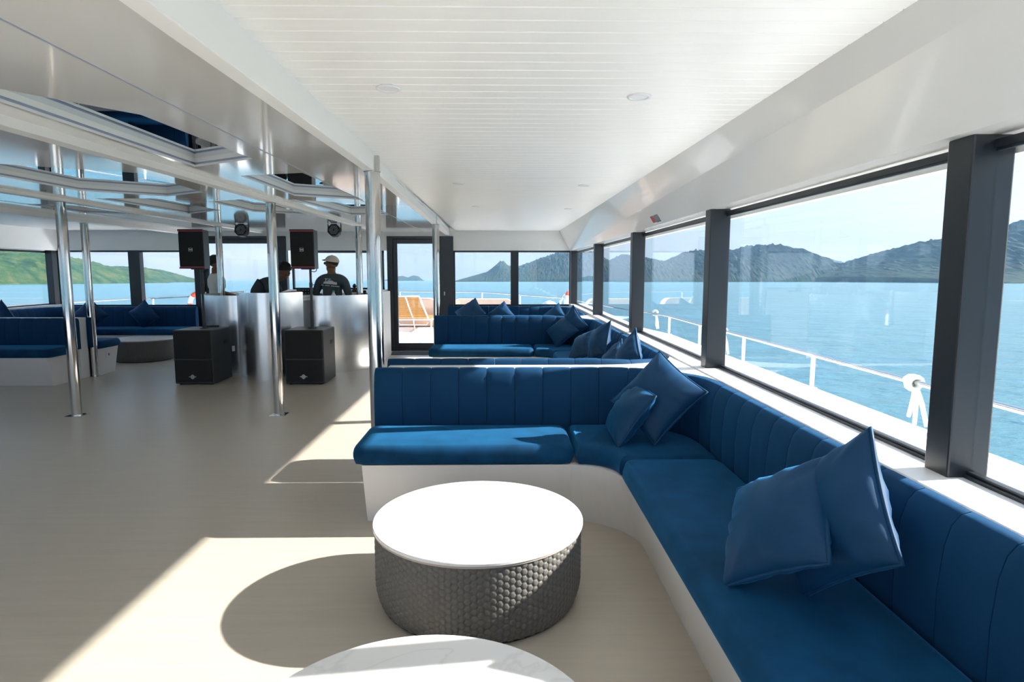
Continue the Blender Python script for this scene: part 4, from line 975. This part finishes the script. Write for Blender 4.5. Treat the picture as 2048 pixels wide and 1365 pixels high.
def pf(pts): return [((x - 1004) / 1245, max(0, (560.5 - y) / 1245)) for x, y in pts]
island('near green wooded hill with a pale shore, in the left window', 620, pf([(-420, 480), (-260, 470), (-120, 478), (0, 490), (60, 496), (100, 503), (130, 520), (150, 540), (168, 561)]), 170, 'forest_near', 3.1)
island('wooded headland tapering to the right, in the left front windows', 900, pf([(90, 535), (140, 524), (160, 519), (176, 521), (196, 528), (225, 530), (262, 529), (290, 532), (310, 540), (330, 551), (345, 558), (352, 561)]), 160, 'forest_near', 8.4)
island('small low islet seen through the right glass door', 2300, pf([(770, 561), (790, 553), (806, 551), (818, 554), (828, 550), (838, 552), (846, 561)]), 90, 'forest_far', 12.0)
island('hill with a pointed peak in the right front window', 1500, pf([(922, 561), (930, 555), (950, 549), (975, 542), (988, 532), (1000, 521), (1006, 520), (1016, 529), (1028, 533), (1042, 529), (1058, 524), (1080, 516), (1100, 508), (1118, 502), (1140, 496), (1160, 495), (1185, 506), (1205, 517), (1240, 530), (1262, 545), (1280, 561)]), 330, 'forest_far', 5.5)
island('blue wooded mountain between the second and third window posts', 1350, pf([(1190, 561), (1205, 530), (1240, 508), (1265, 512), (1290, 516), (1312, 520), (1330, 523), (1350, 513), (1374, 503), (1395, 500), (1412, 504), (1440, 506), (1470, 498), (1500, 491), (1535, 490), (1552, 497), (1575, 511), (1595, 520), (1620, 535), (1650, 550), (1665, 561)]), 330, 'forest_far', 21.0)
island('low pale ridge in the gap of the large side window', 2600, pf([(1480, 545), (1530, 520), (1580, 513), (1625, 514), (1660, 518), (1690, 528), (1720, 528), (1745, 545), (1770, 561)]), 300, 'forest_far', 31.0)
island('faint distant ridge behind the right headland', 4200, pf([(1640, 561), (1680, 535), (1700, 522), (1730, 517), (1765, 514), (1800, 520), (1850, 545), (1880, 561)]), 300, 'forest_far', 41.0)
island('dark wooded headland rising to the right edge of the large side window', 950, pf([(1680, 561), (1690, 549), (1715, 540), (1745, 530), (1775, 520), (1800, 510), (1830, 494), (1860, 482), (1880, 478), (1920, 470), (1980, 458), (2020, 450), (2048, 440), (2200, 420), (2500, 430), (2900, 480), (3100, 561)]), 330, 'forest_far', 51.0)

# ------------------------------------------------------------------ sea haze lying over the water, from 150 m outwards
def haze():
    hm = bpy.data.materials.new('sea_haze'); hm.use_nodes = True; n = hm.node_tree.nodes; n.clear()
    o = n.new('ShaderNodeOutputMaterial'); v = n.new('ShaderNodeVolumeScatter'); v.inputs['Color'].default_value = (0.35, 0.65, 1.0, 1); v.inputs['Density'].default_value = 0.00017; v.inputs['Anisotropy'].default_value = 0.2
    hm.node_tree.links.new(v.outputs[0], o.inputs['Volume']); M['haze'] = hm
    rg = lambda r, z: [(r * math.cos(k * 2 * PI / 64), r * math.sin(k * 2 * PI / 64), z) for k in range(64)]
    m = MB(); m.rings([rg(150, -120), rg(2800, -120), rg(2800, 230), rg(150, 230), rg(150, -120)], False, False)
    ob = m.build('sea_haze', 'haze'); tag(ob, 'pale blue haze lying over the sea in front of the islands', 'haze', kind='stuff')
haze()
